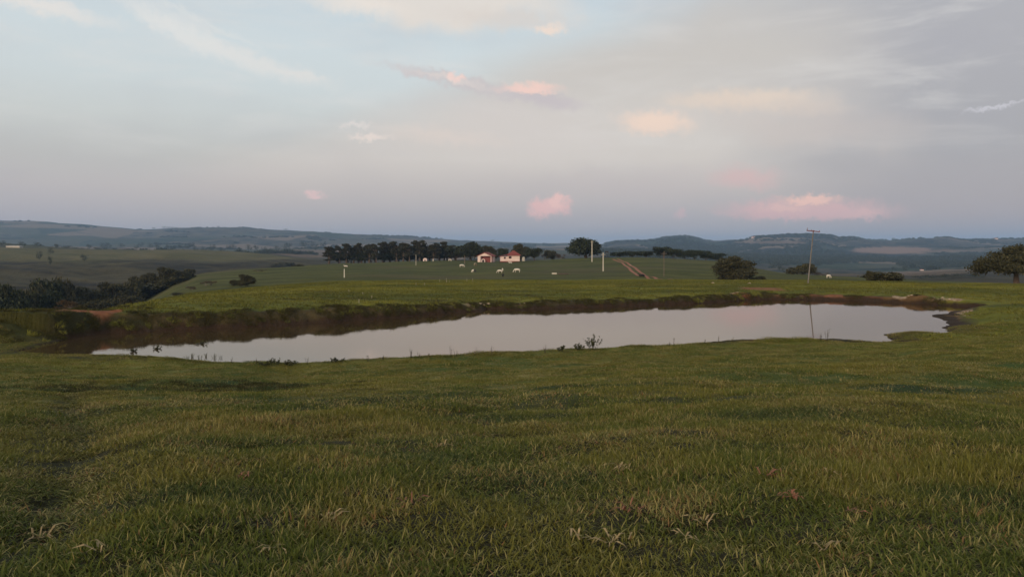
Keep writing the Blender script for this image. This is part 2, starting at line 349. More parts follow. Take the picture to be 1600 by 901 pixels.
def grass_colour(t, P, rnd=None):
    """pasture colour: lush, olive and straw patches by place"""
    def spots(lst):
        o_ = None
        for cx, cy, rx, ry in lst:
            fl = t.mapping(P, loc=(cx, cy, 0), scale=(rx, ry, 1e4), typ='TEXTURE')
            ln = t.node('ShaderNodeVectorMath', operation='LENGTH'); t.l.new(fl, ln.inputs[0])
            v = t.step(t.m('ADD', ln.outputs['Value'], t.m('MULTIPLY', t.m('SUBTRACT', jt, .5), 1.6)), 1.15, .55); o_ = v if o_ is None else t.m('MAXIMUM', o_, v)
        return o_
    jt = t.noise(P, 1.6, 4, .65)
    a = t.noise(P, .33, 4, .6); b_ = t.noise(P, .9, 3, .6, .5); c_ = t.noise(P, .07, 4, .6)
    lush = (.050,.078,.012,1); olive = (.130,.118,.021,1); straw = (.36,.29,.115,1); red = (.28,.12,.06,1)
    col = t.mix(t.step(a, .43, .57), lush, olive)
    col = t.mix(t.m('MULTIPLY', t.step(c_, .40, .62), .5), col, (.150,.140,.024,1))
    col = t.mix(t.m('MULTIPLY', spots(LUSH), .9), col, (.020,.050,.016,1))
    dry = spots(DRY)
    if rnd is not None:
        k = t.m('ADD', t.m('MULTIPLY', t.step(b_, .45, .66), 1.0), t.m('MULTIPLY', dry, .75))
        col = t.mix(t.step(t.m('ADD', rnd, t.m('MULTIPLY', k, .38)), .78, .92), col, straw)
        col = t.mix(t.step(t.m('ADD', rnd, t.m('MULTIPLY', k, .12)), .985, .995), col, red)
    else:
        col = t.mix(t.m('MULTIPLY', t.step(b_, .5, .75), .35), col, straw)
    return col
def field_col(t, P):
    n1_ = t.noise(t.mapping(P, scale=(.045,.14,.1)), 1, 5, .62, .6); n2_ = t.noise(t.mapping(P, scale=(.35,.8,.5)), 1, 4, .65)
    c = t.mix(t.step(n1_, .35, .68), (.074,.086,.011,1), (.170,.164,.020,1))
    ln_ = t.m('ABSOLUTE', t.m('SUBTRACT', t.noise(t.mapping(P, scale=(.018,.05,.05), rot=(0,0,.5)), 1, 3, .5, 1.2), .5))
    c = t.mix(t.m('MULTIPLY', t.step(ln_, .014, .0), .6), c, (.040,.036,.014,1))
    c = t.mix(t.m('MULTIPLY', t.step(n2_, .55, .75), .6), c, (.045,.044,.014,1))
    return t.mix(t.m('MULTIPLY', t.step(n2_, .42, .25), .3), c, (.20,.18,.07,1))
GM, t, b = mat('pasture_ground')
P = t.node('ShaderNodeNewGeometry').outputs['Position']
g1 = grass_colour(t, P)
rr_ = t.node('ShaderNodeVectorMath', operation='LENGTH'); t.l.new(P, rr_.inputs[0]); dist = rr_.outputs[1]
nf1 = t.noise(t.mapping(P, scale=(.045,.14,.1)), 1, 5, .62, .6); nf2 = t.noise(t.mapping(P, scale=(.35,.8,.5)), 1, 4, .65)
nf3 = t.noise(t.mapping(P, scale=(.012,.03,.03)), 1, 4, .55, .4)
near_f = field_col(t, P)
mid_f = t.mix(t.step(nf1, .38, .66), (.042,.048,.008,1), (.086,.084,.014,1))
mid_f = t.mix(t.m('MULTIPLY', t.step(nf3, .5, .7), .6), mid_f, (.090,.068,.030,1))
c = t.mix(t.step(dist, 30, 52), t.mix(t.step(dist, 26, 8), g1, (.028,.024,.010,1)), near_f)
c = t.mix(t.step(dist, 150, 215), c, mid_f)
c = t.mix(t.attr('bank'), c, t.mix(t.step(nf2, .35, .65), (.030,.026,.012,1), (.075,.058,.026,1)))
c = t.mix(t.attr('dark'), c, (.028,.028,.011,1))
soilc = t.mix(t.step(t.noise(P, 1.4, 4, .6), .35, .65), (.17,.058,.026,1), (.27,.115,.055,1))
c = t.mix(t.attr('soil'), c, soilc)
c = t.mix(t.attr('sand'), c, t.mix(t.step(t.noise(P, 2.5, 4, .6), .4, .62), (.20,.12,.065,1), (.40,.29,.19,1)))
c = t.mix(t.attr('wet'), c, (.035,.022,.014,1))
t.put(b.inputs['Base Color'], c); b.inputs['Roughness'].default_value = .95; b.inputs['Specular IOR Level'].default_value = .15
bn = t.node('ShaderNodeBump'); bn.inputs[0].default_value = .8; bn.inputs[1].default_value = .25
t.l.new(t.m('ADD', t.noise(P, 2.2, 5, .7), t.m('MULTIPLY', t.noise(P, 14, 3, .6), .3)), bn.inputs['Height']); t.l.new(bn.outputs[0], b.inputs['Normal'])

HM, t, b = mat('hill_land')
P = t.node('ShaderNodeNewGeometry').outputs['Position']
n1 = t.noise(P, .0035, 5, .6, .8); n2 = t.noise(P, .011, 5, .65, .5); n3 = t.noise(P, .05, 3, .6)
vo = t.node('ShaderNodeTexVoronoi'); vo.inputs['Scale'].default_value = .0026; t.l.new(P, vo.inputs['Vector'])
sv = t.node('ShaderNodeSeparateColor'); t.l.new(vo.outputs['Color'], sv.inputs[0])
pas = t.mix(t.step(n2, .35, .65), (.022,.024,.015,1), (.112,.090,.060,1))
pas = t.mix(t.m('MULTIPLY', t.step(sv.outputs[0], .62, .64), .75), pas, (.20,.145,.10,1))
pas = t.mix(t.m('MULTIPLY', t.step(sv.outputs[1], .6, .62), .75), pas, (.028,.042,.018,1))
woods = t.mix(t.step(n3, .4, .6), (.006,.010,.007,1), (.018,.022,.012,1))
wf = t.m('ADD', n1, t.m('MULTIPLY', t.m('SUBTRACT', n2, .5), .8))
c = t.mix(t.m('MULTIPLY', t.step(t.m('ADD', wf, t.attr('woody')), .60, .63), .92), pas, woods)
c = t.mix(t.attr('tanfield'), c, (.23,.145,.10,1))
c = t.mix(t.attr('midhill'), c, t.mix(t.step(t.m('ADD', t.noise(t.mapping(P, scale=(.003,.012,.01)), 1, 5, .6, .8), t.m('MULTIPLY', n3, .3)), .52, .80), (.072,.058,.026,1), (.022,.017,.010,1)))
c = t.mix(t.m('MULTIPLY', t.attr('upper'), .75), c, t.mix(t.step(n2, .4, .6), (.100,.092,.036,1), (.14,.12,.055,1)))
t.put(b.inputs['Base Color'], c); b.inputs['Roughness'].default_value = 1; b.inputs['Specular IOR Level'].default_value = .05
bn = t.node('ShaderNodeBump'); bn.inputs[0].default_value = 1; bn.inputs[1].default_value = 6
t.l.new(t.noise(P, .03, 5, .7), bn.inputs['Height']); t.l.new(bn.outputs[0], b.inputs['Normal'])

WM, t, b = mat('pond_water')
P = t.node('ShaderNodeNewGeometry').outputs['Position']
t.n.remove(b); b = t.node('ShaderNodeBsdfGlossy'); b.inputs['Color'].default_value = (1,.925,.86,1); b.inputs['Roughness'].default_value = .03
bn = t.node('ShaderNodeBump'); bn.inputs[0].default_value = .045; bn.inputs[1].default_value = .05
t.l.new(t.noise(t.mapping(P, scale=(1.2,2.6,1)), 1, 3, .55), bn.inputs['Height']); t.l.new(bn.outputs[0], b.inputs['Normal'])
df = t.node('ShaderNodeBsdfDiffuse'); df.inputs[0].default_value = (.050,.033,.018,1)
fr = t.node('ShaderNodeFresnel'); fr.inputs[0].default_value = 3.2
ms = t.node('ShaderNodeMixShader'); t.l.new(fr.outputs[0], ms.inputs[0]); t.l.new(df.outputs[0], ms.inputs[1]); t.l.new(b.outputs[0], ms.inputs[2]); t.l.new(ms.outputs[0], t.n['Material Output'].inputs[0])

def blade_material(name, dark=1.0, far=False):
    m, t, b = mat(name)
    P = t.node('ShaderNodeNewGeometry').outputs['Position']; rnd = t.attr('rnd'); h = t.attr('tip')
    c = grass_colour(t, P, rnd)
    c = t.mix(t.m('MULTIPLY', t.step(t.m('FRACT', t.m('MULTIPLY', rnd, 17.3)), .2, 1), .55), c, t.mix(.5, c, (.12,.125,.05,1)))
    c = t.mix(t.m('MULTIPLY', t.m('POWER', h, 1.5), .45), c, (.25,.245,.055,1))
    c = t.mix(t.step(h, .35, .0, 0, .6), c, (.040,.032,.012,1))  # brown dead sheaths at the blade foot, doubling as painted-in shade between blades
    if dark != 1: c = t.mix(1-dark, c, (.028,.024,.010,1))
    t.put(b.inputs['Base Color'], c); b.inputs['Roughness'].default_value = .6; b.inputs['Specular IOR Level'].default_value = .06
    tr = t.node('ShaderNodeBsdfTranslucent'); t.put(tr.inputs[0], c)
    mx = t.node('ShaderNodeMixShader'); mx.inputs[0].default_value = .25; t.l.new(b.outputs[0], mx.inputs[1]); t.l.new(tr.outputs[0], mx.inputs[2])
    t.l.new(mx.outputs[0], t.n['Material Output'].inputs[0]); return m
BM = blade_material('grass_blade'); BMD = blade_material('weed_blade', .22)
def field_material(name):
    m, t, b = mat(name)
    P = t.node('ShaderNodeNewGeometry').outputs['Position']; rnd = t.attr('rnd')
    c = field_col(t, P)
    c = t.mix(t.m('MULTIPLY', t.step(rnd, .5, 1), .6), c, (.17,.145,.05,1))
    t.put(b.inputs['Base Color'], c); b.inputs['Roughness'].default_value = .8; b.inputs['Specular IOR Level'].default_value = .2
    return m
BMF = field_material('field_blade')
def leaf_material(name, c1, c2, transl=.15):
    m, t, b = mat(name)
    rnd = t.attr('rnd')
    oi = t.node('ShaderNodeObjectInfo').outputs['Random']
    c = t.mix(rnd, c1+(1,), c2+(1,)); c = t.mix(t.m('MULTIPLY', oi, .4), c, t.mix(.5, c, (.05,.042,.018,1)))
    t.put(b.inputs['Base Color'], c); b.inputs['Roughness'].default_value = .7; b.inputs['Specular IOR Level'].default_value = .2
    return m
LF_DARK = leaf_material('foliage_dark', (.008,.013,.006), (.040,.050,.018))
LF_EUC = leaf_material('foliage_olive', (.016,.019,.011), (.052,.050,.028))
LF_BUSH = leaf_material('foliage_bush', (.020,.023,.010), (.078,.072,.030))
LF_BROWN = leaf_material('foliage_brown', (.045,.030,.017), (.11,.075,.042))
BARK = simple('bark', (.10,.075,.058), .95, .35, 4, .5)
BARKP = simple('bark_pale', (.22,.18,.15), .95, .3, 4, .5)

# ------------------------------------------------------------------ ground and hills meshes
ksplit = int(np.searchsorted(rn, 520))
def grid_obj(name, k0, k1, material, attrs):
    X_, Y_, Z_ = gx[:, k0:k1], gy[:, k0:k1], gz[:, k0:k1]; n, m_ = X_.shape
    idx = np.arange(n*m_).reshape(n, m_)
    f = np.stack([idx[:-1, :-1], idx[1:, :-1], idx[1:, 1:], idx[:-1, 1:]], -1).reshape(-1, 4)[:, ::-1]
    v = np.stack([X_, Y_, Z_], -1).reshape(-1, 3)
    me = mesh_np(name, v, f, {a: q[:, k0:k1].reshape(-1) for a, q in attrs.items()}, True)
    me.materials.append(material); o = link(bpy.data.objects.new(name, me)); tag(o, kind='structure'); return o, v, f
dep = (ZC-gz)/np.maximum(gy, .1)*F+HZ; ppx = 800+F*gx/np.maximum(gy, .1); front = gy > 0
sd = ga['sd']; jit = fbm(gx/1.2, gy/1.2, 5, 3)
def blob(cx, cy, rx, ry, n=.5, s=5, sc_=1.5):
    q = ((gx-cx)/rx)**2+((gy-cy)/ry)**2 + fbm(gx/sc_, gy/sc_, s, 4)*n*2
    return sstep(q, 1.1, .7)
farbank = (gy > 44.5) & ((ppx < 1540)) & (gx < 44) & (sd < 20)
hgt = gz - WZ
bank = sstep(sd+jit*.8, 2.2, .9)*(sd > -.5)*farbank*(ppx < 1530) * np.where(ppx > 1380, .75, 1)
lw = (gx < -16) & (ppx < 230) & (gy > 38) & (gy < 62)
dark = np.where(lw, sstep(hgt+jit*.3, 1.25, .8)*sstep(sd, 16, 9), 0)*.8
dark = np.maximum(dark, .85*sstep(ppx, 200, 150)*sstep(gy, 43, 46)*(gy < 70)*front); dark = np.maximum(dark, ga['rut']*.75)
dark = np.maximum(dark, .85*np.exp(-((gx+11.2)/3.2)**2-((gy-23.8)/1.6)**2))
x0, y0 = WP(158, 517); soil = blob(-29.7, 53.2, 1.5, 2.2, .3)
soil = np.maximum(soil, blob(-31.0, 52.0, 2.6, 1.6, .6, 8, .8)*.45)
soil = np.maximum(soil, blob(32.2, 96, 2.5, 6.5, .45, 6, 2)*.8)
soil = np.maximum(soil, blob(26, 84.2, 1.0, 2.5, .4, 7))
soil = np.maximum(soil, blob(36.2, 83, 1.2, 1.5, .4, 7)*.8)
soil = np.maximum(soil, np.where((ppx > 1160) & (ppx < 1500) & farbank, sstep(fbm(gx/2, gy/2, 15, 3), -.1, .3)*.5*bank, 0))
sand = np.where((ppx > 1395) & (ppx < 1520) & (gy > 60), sstep(sd+jit, 2.6, 1.6)*sstep(sd, .25, .5)*sstep(fbm(gx/1.6, gy/1.6, 19, 4), -.22, .05), 0)
sand = np.maximum(sand, np.where((ppx > 735) & (ppx < 830) & (gy > 60), sstep(sd+jit, 2.0, 1.2)*sstep(sd, .3, .6)*sstep(fbm(gx/.9, gy/.9, 23, 3), .05, .3), 0)*.9)
sand = np.maximum(sand, np.where((ppx > 600) & (ppx < 1100) & (gy > 55), sstep(sd+jit, 2.4, 1.4)*sstep(sd, .6, 1.)*sstep(fbm(gx/1.4, gy/1.4, 29, 3), .25, .42), 0)*.4)
sand = np.maximum(sand, blob(24.8, 87.2, 1.8, .9, .4, 9, 1))
wet = sstep(sd+jit*.25, .45, .12)*(gy < 120)*(sd < 5)
wet = np.maximum(wet, np.where((ppx > 1380) & (gy < 69) & (gy > 40), sstep(hgt, .22, .14)*(sd < 4), 0))
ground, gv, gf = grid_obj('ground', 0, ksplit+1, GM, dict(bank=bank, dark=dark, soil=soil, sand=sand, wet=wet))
def pxb(cx, cy, rx, ry, n=.3): return sstep(((ppx-cx)/rx)**2+((dep-cy)/ry)**2+fbm(gx/60, gy/60, 12, 4)*n*2, 1.15, .8)
tan = pxb(1395, 391, 62, 5.5)*(gy > 1500); tan = np.maximum(tan, pxb(1475, 392, 60, 2, .5)*(gy > 1500)*.6)
tan = np.maximum(tan, pxb(1215, 379, 55, 2.0, .4)*(gy > 3000)*.45); tan = np.maximum(tan, pxb(1450, 428, 60, 4, .4)*(gy > 500)*.5)
tan = np.maximum(tan, pxb(480, 396, 60, 7, .4)*(gy > 1300)*.35)
woody = np.where((ppx > 940) & front, .045+.07*sstep(dep, 374, 366), -.06) + .10*pxb(1070, 385, 50, 7)+.12*pxb(1400, 403, 130, 6)+.12*pxb(1250, 400, 120, 12)-.2*pxb(1340, 415, 90, 5)
woody += .12*pxb(1240, 368.5, 70, 3.2)
midh = sstep(np.hypot(gx, gy), 1500, 1250)*np.where(ppx < 1050, 1, .6)
upper = sstep(dep+fbm(gx/60, gy/60, 88, 3)*8, 411, 403)*sstep(ppx, 560, 440)*front*(np.hypot(gx, gy) < 1300)
hills, hv, hf = grid_obj('hills', ksplit, len(rn), HM, dict(upper=upper, tanfield=tan, woody=woody, midhill=midh))
tree_g = BVHTree.FromPolygons([tuple(q) for q in gv[:, :].tolist()], gf.tolist()); tree_h = BVHTree.FromPolygons(hv.tolist(), hf.tolist())
def drop(x, y):
    h = (tree_g if math.hypot(x, y) < rn[ksplit]-3 else tree_h).ray_cast(Vector((x, y, 900)), Vector((0, 0, -1)))
    return h[0].z if h[0] else 0.0
def at(px, d): x = (px-800)/F*d; return Vector((x, d, drop(x, d)))
def row(px, py, d0=50, d1=480, first=True):       # the visible ground point seen at that pixel
    o = Vector((0, 0, ZC)); v = Vector(((px-800)/F, 1, -(py-HZ)/F)).normalized()
    for tr in (tree_g, tree_h):
        h = tr.ray_cast(o, v)
        if h[0]: return h[0]
    return at(px, d1)
# water sheet, slightly larger than the pond outline so the banks cut it
ctr = pond.mean(0)
wp = []
rowsN = 40
xs = np.linspace(-45, 62, 60); ys = np.linspace(30, 96, 40); GX, GY = np.meshgrid(xs, ys, indexing='ij')
keep = pond_sd(GX, GY) < 3.2
idx = np.arange(GX.size).reshape(GX.shape)
f = np.stack([idx[:-1, :-1], idx[1:, :-1], idx[1:, 1:], idx[:-1, 1:]], -1).reshape(-1, 4)
f = f[keep[:-1, :-1].reshape(-1) & keep[1:, 1:].reshape(-1) & keep[1:, :-1].reshape(-1) & keep[:-1, 1:].reshape(-1)]
me = mesh_np('pond_water', np.stack([GX, GY, np.full(GX.shape, WZ)], -1).reshape(-1, 3), f)
me.materials.append(WM); water = link(bpy.data.objects.new('pond_water', me)); tag(water, kind='structure')

# dirt track: two red ruts following the land
TRK = simple('red_track', (.26,.098,.052), .95, .25, 1.2, .3)
ctrl = [row(*p) for p in [(961,404.8),(970,408.5),(980,414),(989,420),(996,426),(1003,430.5),(1018,434),(1040,436.3)]]
ctrl = [Vector(c_) for c_ in ctrl]
def curve_pts(cs, step=1.0):
    out_ = []
    for i in range(len(cs)-1):
        p0 = cs[max(0, i-1)]; p1 = cs[i]; p2 = cs[i+1]; p3 = cs[min(len(cs)-1, i+2)]
        n = max(2, int((p2-p1).length/step))
        for k in range(n):
            t_ = k/n; out_.append(.5*((2*p1)+(-p0+p2)*t_+(2*p0-5*p1+4*p2-p3)*t_*t_+(-p0+3*p1-3*p2+p3)*t_**3))
    return out_+[cs[-1]]
cp = curve_pts(ctrl)
def strip(name, cp, off, wd, material):
    V, Fc = [], []
    for i, p in enumerate(cp):
        tg = (cp[min(i+1, len(cp)-1)]-cp[max(i-1, 0)]); tg.z = 0; tg.normalize(); nrm = Vector((tg.y, -tg.x, 0))
        for j in range(5):
            s_ = off-wd/2+wd*j/4 + .15*(random.random()-.5)*(j in (0, 4))
            q = p+nrm*s_; V.append((q.x, q.y, drop(q.x, q.y)+.05))
        if i: a = (i-1)*5; Fc += [(a+j, a+j+1, a+j+6, a+j+5) for j in range(4)]
    me = mesh_np(name, np.array(V), np.array(Fc), None, True); me.materials.append(material); return me
tk = link(bpy.data.objects.new('dirt_track', strip('dirt_track', cp, -1.1, 1.0, TRK))); tag(tk, kind='structure')
link(bpy.data.objects.new('dirt_track_rut', strip('rut', cp, 1.1, 1.0, TRK)), tk)

# ------------------------------------------------------------------ grass patches, scattered by geometry nodes
src = bpy.data.collections.new('grass_sources')
def patch(name, n, rad, hmin, hmax, wd, material, segs=4, droop=1.0):
    V, Fc, rn_, tp = [], [], [], []
    for i in range(n):
        a = random.random()*6.283; q = rad*math.sqrt(random.random()); bx, by = q*math.cos(a), q*math.sin(a)
        h = random.uniform(hmin, hmax); d = random.random()*6.283; wv = wd*random.uniform(.6, 1.3); rr0 = random.random()
        lean = random.uniform(.1, .9)*droop; curl = random.uniform(.2, 1.6)*droop
        if rr0 > .93: lean += .5; wv *= 1.2
        dx, dy = math.cos(d), math.sin(d); sx, sy = -dy, dx; tw = random.uniform(-.6, .6)
        sx, sy = sx*math.cos(tw)+dx*math.sin(tw), sy*math.cos(tw)+dy*math.sin(tw)
        k0 = len(V); hx = z = 0; an = lean*.6
        for s in range(segs+1):
            f_ = s/segs; ww = wv*(1-f_**2.2)*(.65+.35*min(1, f_*4))
            if s == segs: V.append((bx+dx*hx, by+dy*hx, z-.02)); rn_.append(rr0); tp.append(1)
            else:
                V.append((bx+dx*hx-sx*ww/2, by+dy*hx-sy*ww/2, z-.02)); V.append((bx+dx*hx+sx*ww/2, by+dy*hx+sy*ww/2, z-.02)); rn_ += [rr0]*2; tp += [f_]*2
            an += curl/segs; hx += math.sin(an)*h/segs; z += math.cos(an)*h/segs
        for s in range(segs-1):
            a0 = k0+2*s; Fc += [(a0, a0+1, a0+3), (a0, a0+3, a0+2)]
        a0 = k0+2*(segs-1); Fc.append((a0, a0+1, a0+2))
    me = mesh_np(name, np.array(V), np.array(Fc), dict(rnd=rn_, tip=tp), True); me.materials.append(material)
    o = bpy.data.objects.new(name, me); src.objects.link(o); return o
def scatter(name, pts, rot, scl, idx, coll, material=None, label=None, cat=None):
    me = bpy.data.meshes.new(name); me.vertices.add(len(pts)); me.vertices.foreach_set('co', np.asarray(pts, np.float32).ravel())
    for a, v, ty, key in (('rot', rot, 'FLOAT_VECTOR', 'vector'), ('scl', scl, 'FLOAT_VECTOR', 'vector'), ('pick', idx, 'INT', 'value')):
        at_ = me.attributes.new(a, ty, 'POINT'); at_.data.foreach_set(key, np.asarray(v, np.int32 if ty == 'INT' else np.float32).ravel())
    me.update(); o = link(bpy.data.objects.new(name, me))
    ng = bpy.data.node_groups.new(name, 'GeometryNodeTree')
    ng.interface.new_socket('Geometry', in_out='INPUT', socket_type='NodeSocketGeometry'); ng.interface.new_socket('Geometry', in_out='OUTPUT', socket_type='NodeSocketGeometry')
    N = ng.nodes; gi = N.new('NodeGroupInput'); go = N.new('NodeGroupOutput'); ip = N.new('GeometryNodeInstanceOnPoints'); ci = N.new('GeometryNodeCollectionInfo')
    ci.inputs['Collection'].default_value = coll; ci.inputs['Separate Children'].default_value = True; ci.inputs['Reset Children'].default_value = True
    ip.inputs['Pick Instance'].default_value = True
    ng.links.new(gi.outputs[0], ip.inputs['Points']); ng.links.new(ci.outputs[0], ip.inputs['Instance'])
    for a, sock, ty in (('rot', 'Rotation', 'FLOAT_VECTOR'), ('scl', 'Scale', 'FLOAT_VECTOR'), ('pick', 'Instance Index', 'INT')):
        na = N.new('GeometryNodeInputNamedAttribute'); na.data_type = ty; na.inputs['Name'].default_value = a
        ng.links.new(na.outputs['Attribute'], ip.inputs[sock])
    ng.links.new(ip.outputs[0], go.inputs[0])
    md = o.modifiers.new('scatter', 'NODES'); md.node_group = ng
    tag(o, label, cat, kind='stuff'); return o
def coll_of(objs, name):
    c_ = bpy.data.collections.new(name)
    for i, o in enumerate(objs): o.name = '%s_%02d' % (name, i); src.objects.unlink(o); c_.objects.link(o)
    return c_
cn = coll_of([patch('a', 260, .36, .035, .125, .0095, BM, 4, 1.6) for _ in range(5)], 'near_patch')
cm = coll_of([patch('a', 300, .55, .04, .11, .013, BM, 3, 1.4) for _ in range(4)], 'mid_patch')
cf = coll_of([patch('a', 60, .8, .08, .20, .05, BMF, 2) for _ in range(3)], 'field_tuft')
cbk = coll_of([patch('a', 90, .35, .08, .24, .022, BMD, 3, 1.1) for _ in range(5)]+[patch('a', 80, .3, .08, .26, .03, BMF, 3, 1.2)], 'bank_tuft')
def zfun(x, y):                            # vectorised ground height by direct evaluation
    out_ = np.empty(len(x)); thx = np.arctan2(x, y); r = np.hypot(x, y)
    xx, yy, z, a = shape(thx, r[:, None]); return z[:, 0], a['sd'][:, 0], a['rut'][:, 0]
def sample(n, d0, d1, umax, power=1.0):
    d = np.sqrt(rng.uniform(d0**2, d1**2, n)); u = rng.uniform(-umax, umax, n); return d*u, d
def tilt(x, y, n):
    e = .6; zx = (zfun(x+e, y)[0]-zfun(x-e, y)[0])/(2*e); zy = (zfun(x, y+e)[0]-zfun(x, y-e)[0])/(2*e)
    zx = np.clip(zx, -.6, .6); zy = np.clip(zy, -.6, .6)
    # rotate: spin about z happens first in XYZ order only if last axis is applied last, so build euler from matrices
    out_ = np.empty((n, 3))
    for i in range(n):
        nz = Vector((-zx[i], -zy[i], 1)).normalized(); q = Vector((0, 0, 1)).rotation_difference(nz) @ Matrix.Rotation(random.random()*6.283, 3, 'Z').to_quaternion()
        out_[i] = q.to_euler()
    return out_
def do_scatter(name, x, y, coll, nk, smin, smax, label, hfn=None, keepfn=None):
    z, sd_, rut_ = zfun(x, y)
    k = (sd_ > .12) if keepfn is None else keepfn(x, y, z, sd_)
    k = k & (rng.random(len(x)) > rut_*.75)
    x, y, z, rut_ = x[k], y[k], z[k], rut_[k]; n = len(x)
    s = rng.uniform(smin, smax, n); hs = np.ones(n) if hfn is None else hfn(x, y)
    hs = hs*(1-.65*rut_)
    print(name, n)
    return scatter(name, np.stack([x, y, z], 1), tilt(x, y, n), np.stack([s, s, s*hs], 1), rng.integers(0, nk, n), coll, None, label, 'grass')
hv_ = lambda x, y: 0.75+.9*np.clip(fbm(x/2.4, y/2.4, 91, 3)+.25, 0, 1)
x, y = sample(5200, 1.2, 13.5, .95); do_scatter('near_grass', x, y, cn, 5, .9, 1.15, 'mixed green and straw pasture grass blades in the foreground', hv_)
x, y = rng.uniform(-10, 10, 1500), rng.uniform(-1, 9, 1500); k = np.abs(x) > .9*y; do_scatter('side_grass', x[k], y[k], cn, 5, .9, 1.15, 'pasture grass around the viewer beside the foreground', hv_)
x, y = sample(12500, 12.5, 54, .86)
do_scatter('shore_grass', x, y, cm, 4, .95, 1.3, 'short green pasture grass sloping down to the near shore of the pond', hv_, lambda x, y, z, s: (s > .18) & ((y < 46) | (x > 24)))
x, y = sample(26000, 44, 152, .88)
do_scatter('field_grass', x, y, cf, 3, .7, 1.3, 'olive green grass of the field behind the pond', None, lambda x, y, z, s: (s > 2.2) & ~((800+F*x/y < 190) & (y < 64)) & ((y > 52) | (np.abs(x) > 24)) & (((x-32.2)/2.5)**2+((y-96)/6.5)**2 > .8))
x, y = sample(60000, 44, 92, .75)
do_scatter('bank_weeds', x, y, cbk, 6, .35, 1.25, 'dark coarse weeds covering the far bank of the pond', None,
   lambda x, y, z, s: (s > .15) & ((s < 2.1) | ((800+F*x/y < 235) & (s < 15) & (y > 43) & (y < 63) & (vn(x/2, y/2, 3) > -.28))) & (z-WZ > .10) & (y > np.interp(800+F*x/y, *zip(*bank_base))-2.2) & (x < 44) & (vn(x/1.5, y/1.5, 5) > -.28) & ~((x > 34) & (y > 60) & (vn(x/2, y/2, 8) > -.1)) & (np.hypot(x+29.7, y-53.2) > 2.2))

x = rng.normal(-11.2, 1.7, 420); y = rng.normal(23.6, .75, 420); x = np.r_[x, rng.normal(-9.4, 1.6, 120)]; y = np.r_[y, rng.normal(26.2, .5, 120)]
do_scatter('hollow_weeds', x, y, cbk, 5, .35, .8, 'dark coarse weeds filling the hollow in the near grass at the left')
# ------------------------------------------------------------------ trees
def tube(V, Fc, pts, rad, sides=6):
    k0 = len(V)
    for i, p in enumerate(pts):
        tg = (pts[min(i+1, len(pts)-1)]-pts[max(i-1, 0)]).normalized(); a_ = tg.orthogonal().normalized(); b_ = tg.cross(a_)
        for s in range(sides):
            an = 6.2832*s/sides; V.append(tuple(p+(a_*math.cos(an)+b_*math.sin(an))*rad[i]))
    for i in range(len(pts)-1):
        for s in range(sides):
            a0 = k0+i*sides; Fc.append((a0+s, a0+(s+1) % sides, a0+sides+(s+1) % sides, a0+sides+s))
def leaves_mesh(name, blobs, n, size, material, seed, surf=.55):
    """blobs: (cx,cy,cz,rx,ry,rz); random quads, biased to the outside of each blob"""
    g = np.random.default_rng(seed); vol = np.array([b_[3]*b_[4]*b_[5] for b_ in blobs])**.8; pk = g.choice(len(blobs), n, p=vol/vol.sum())
    B = np.array(blobs)[pk]; d = g.normal(size=(n, 3)); d /= np.linalg.norm(d, axis=1)[:, None]
    rad = g.random(n)**surf; rad *= 1+.22*g.normal(size=n)*(rad > .8)*.6
    c_ = B[:, :3]+d*B[:, 3:]*rad[:, None]
    keep_ = c_[:, 2] > .02; c_ = c_[keep_]; n = len(c_)
    a_ = g.normal(size=(n, 3)); a_ /= np.linalg.norm(a_, axis=1)[:, None]; b_ = g.normal(size=(n, 3)); b_ -= a_*(a_*b_).sum(1)[:, None]; b_ /= np.linalg.norm(b_, axis=1)[:, None]
    s = size*g.uniform(.5, 1.3, n)[:, None]; a_ *= s; b_ *= s*g.uniform(.35, .8, n)[:, None]
    V = np.stack([c_-a_, c_+b_-a_*.2, c_+a_, c_-b_+a_*.1], 1).reshape(-1, 3)
    me = mesh_np(name, V, np.arange(4*n).reshape(-1, 4), dict(rnd=np.repeat(g.random(n), 4))); me.materials.append(material); return me
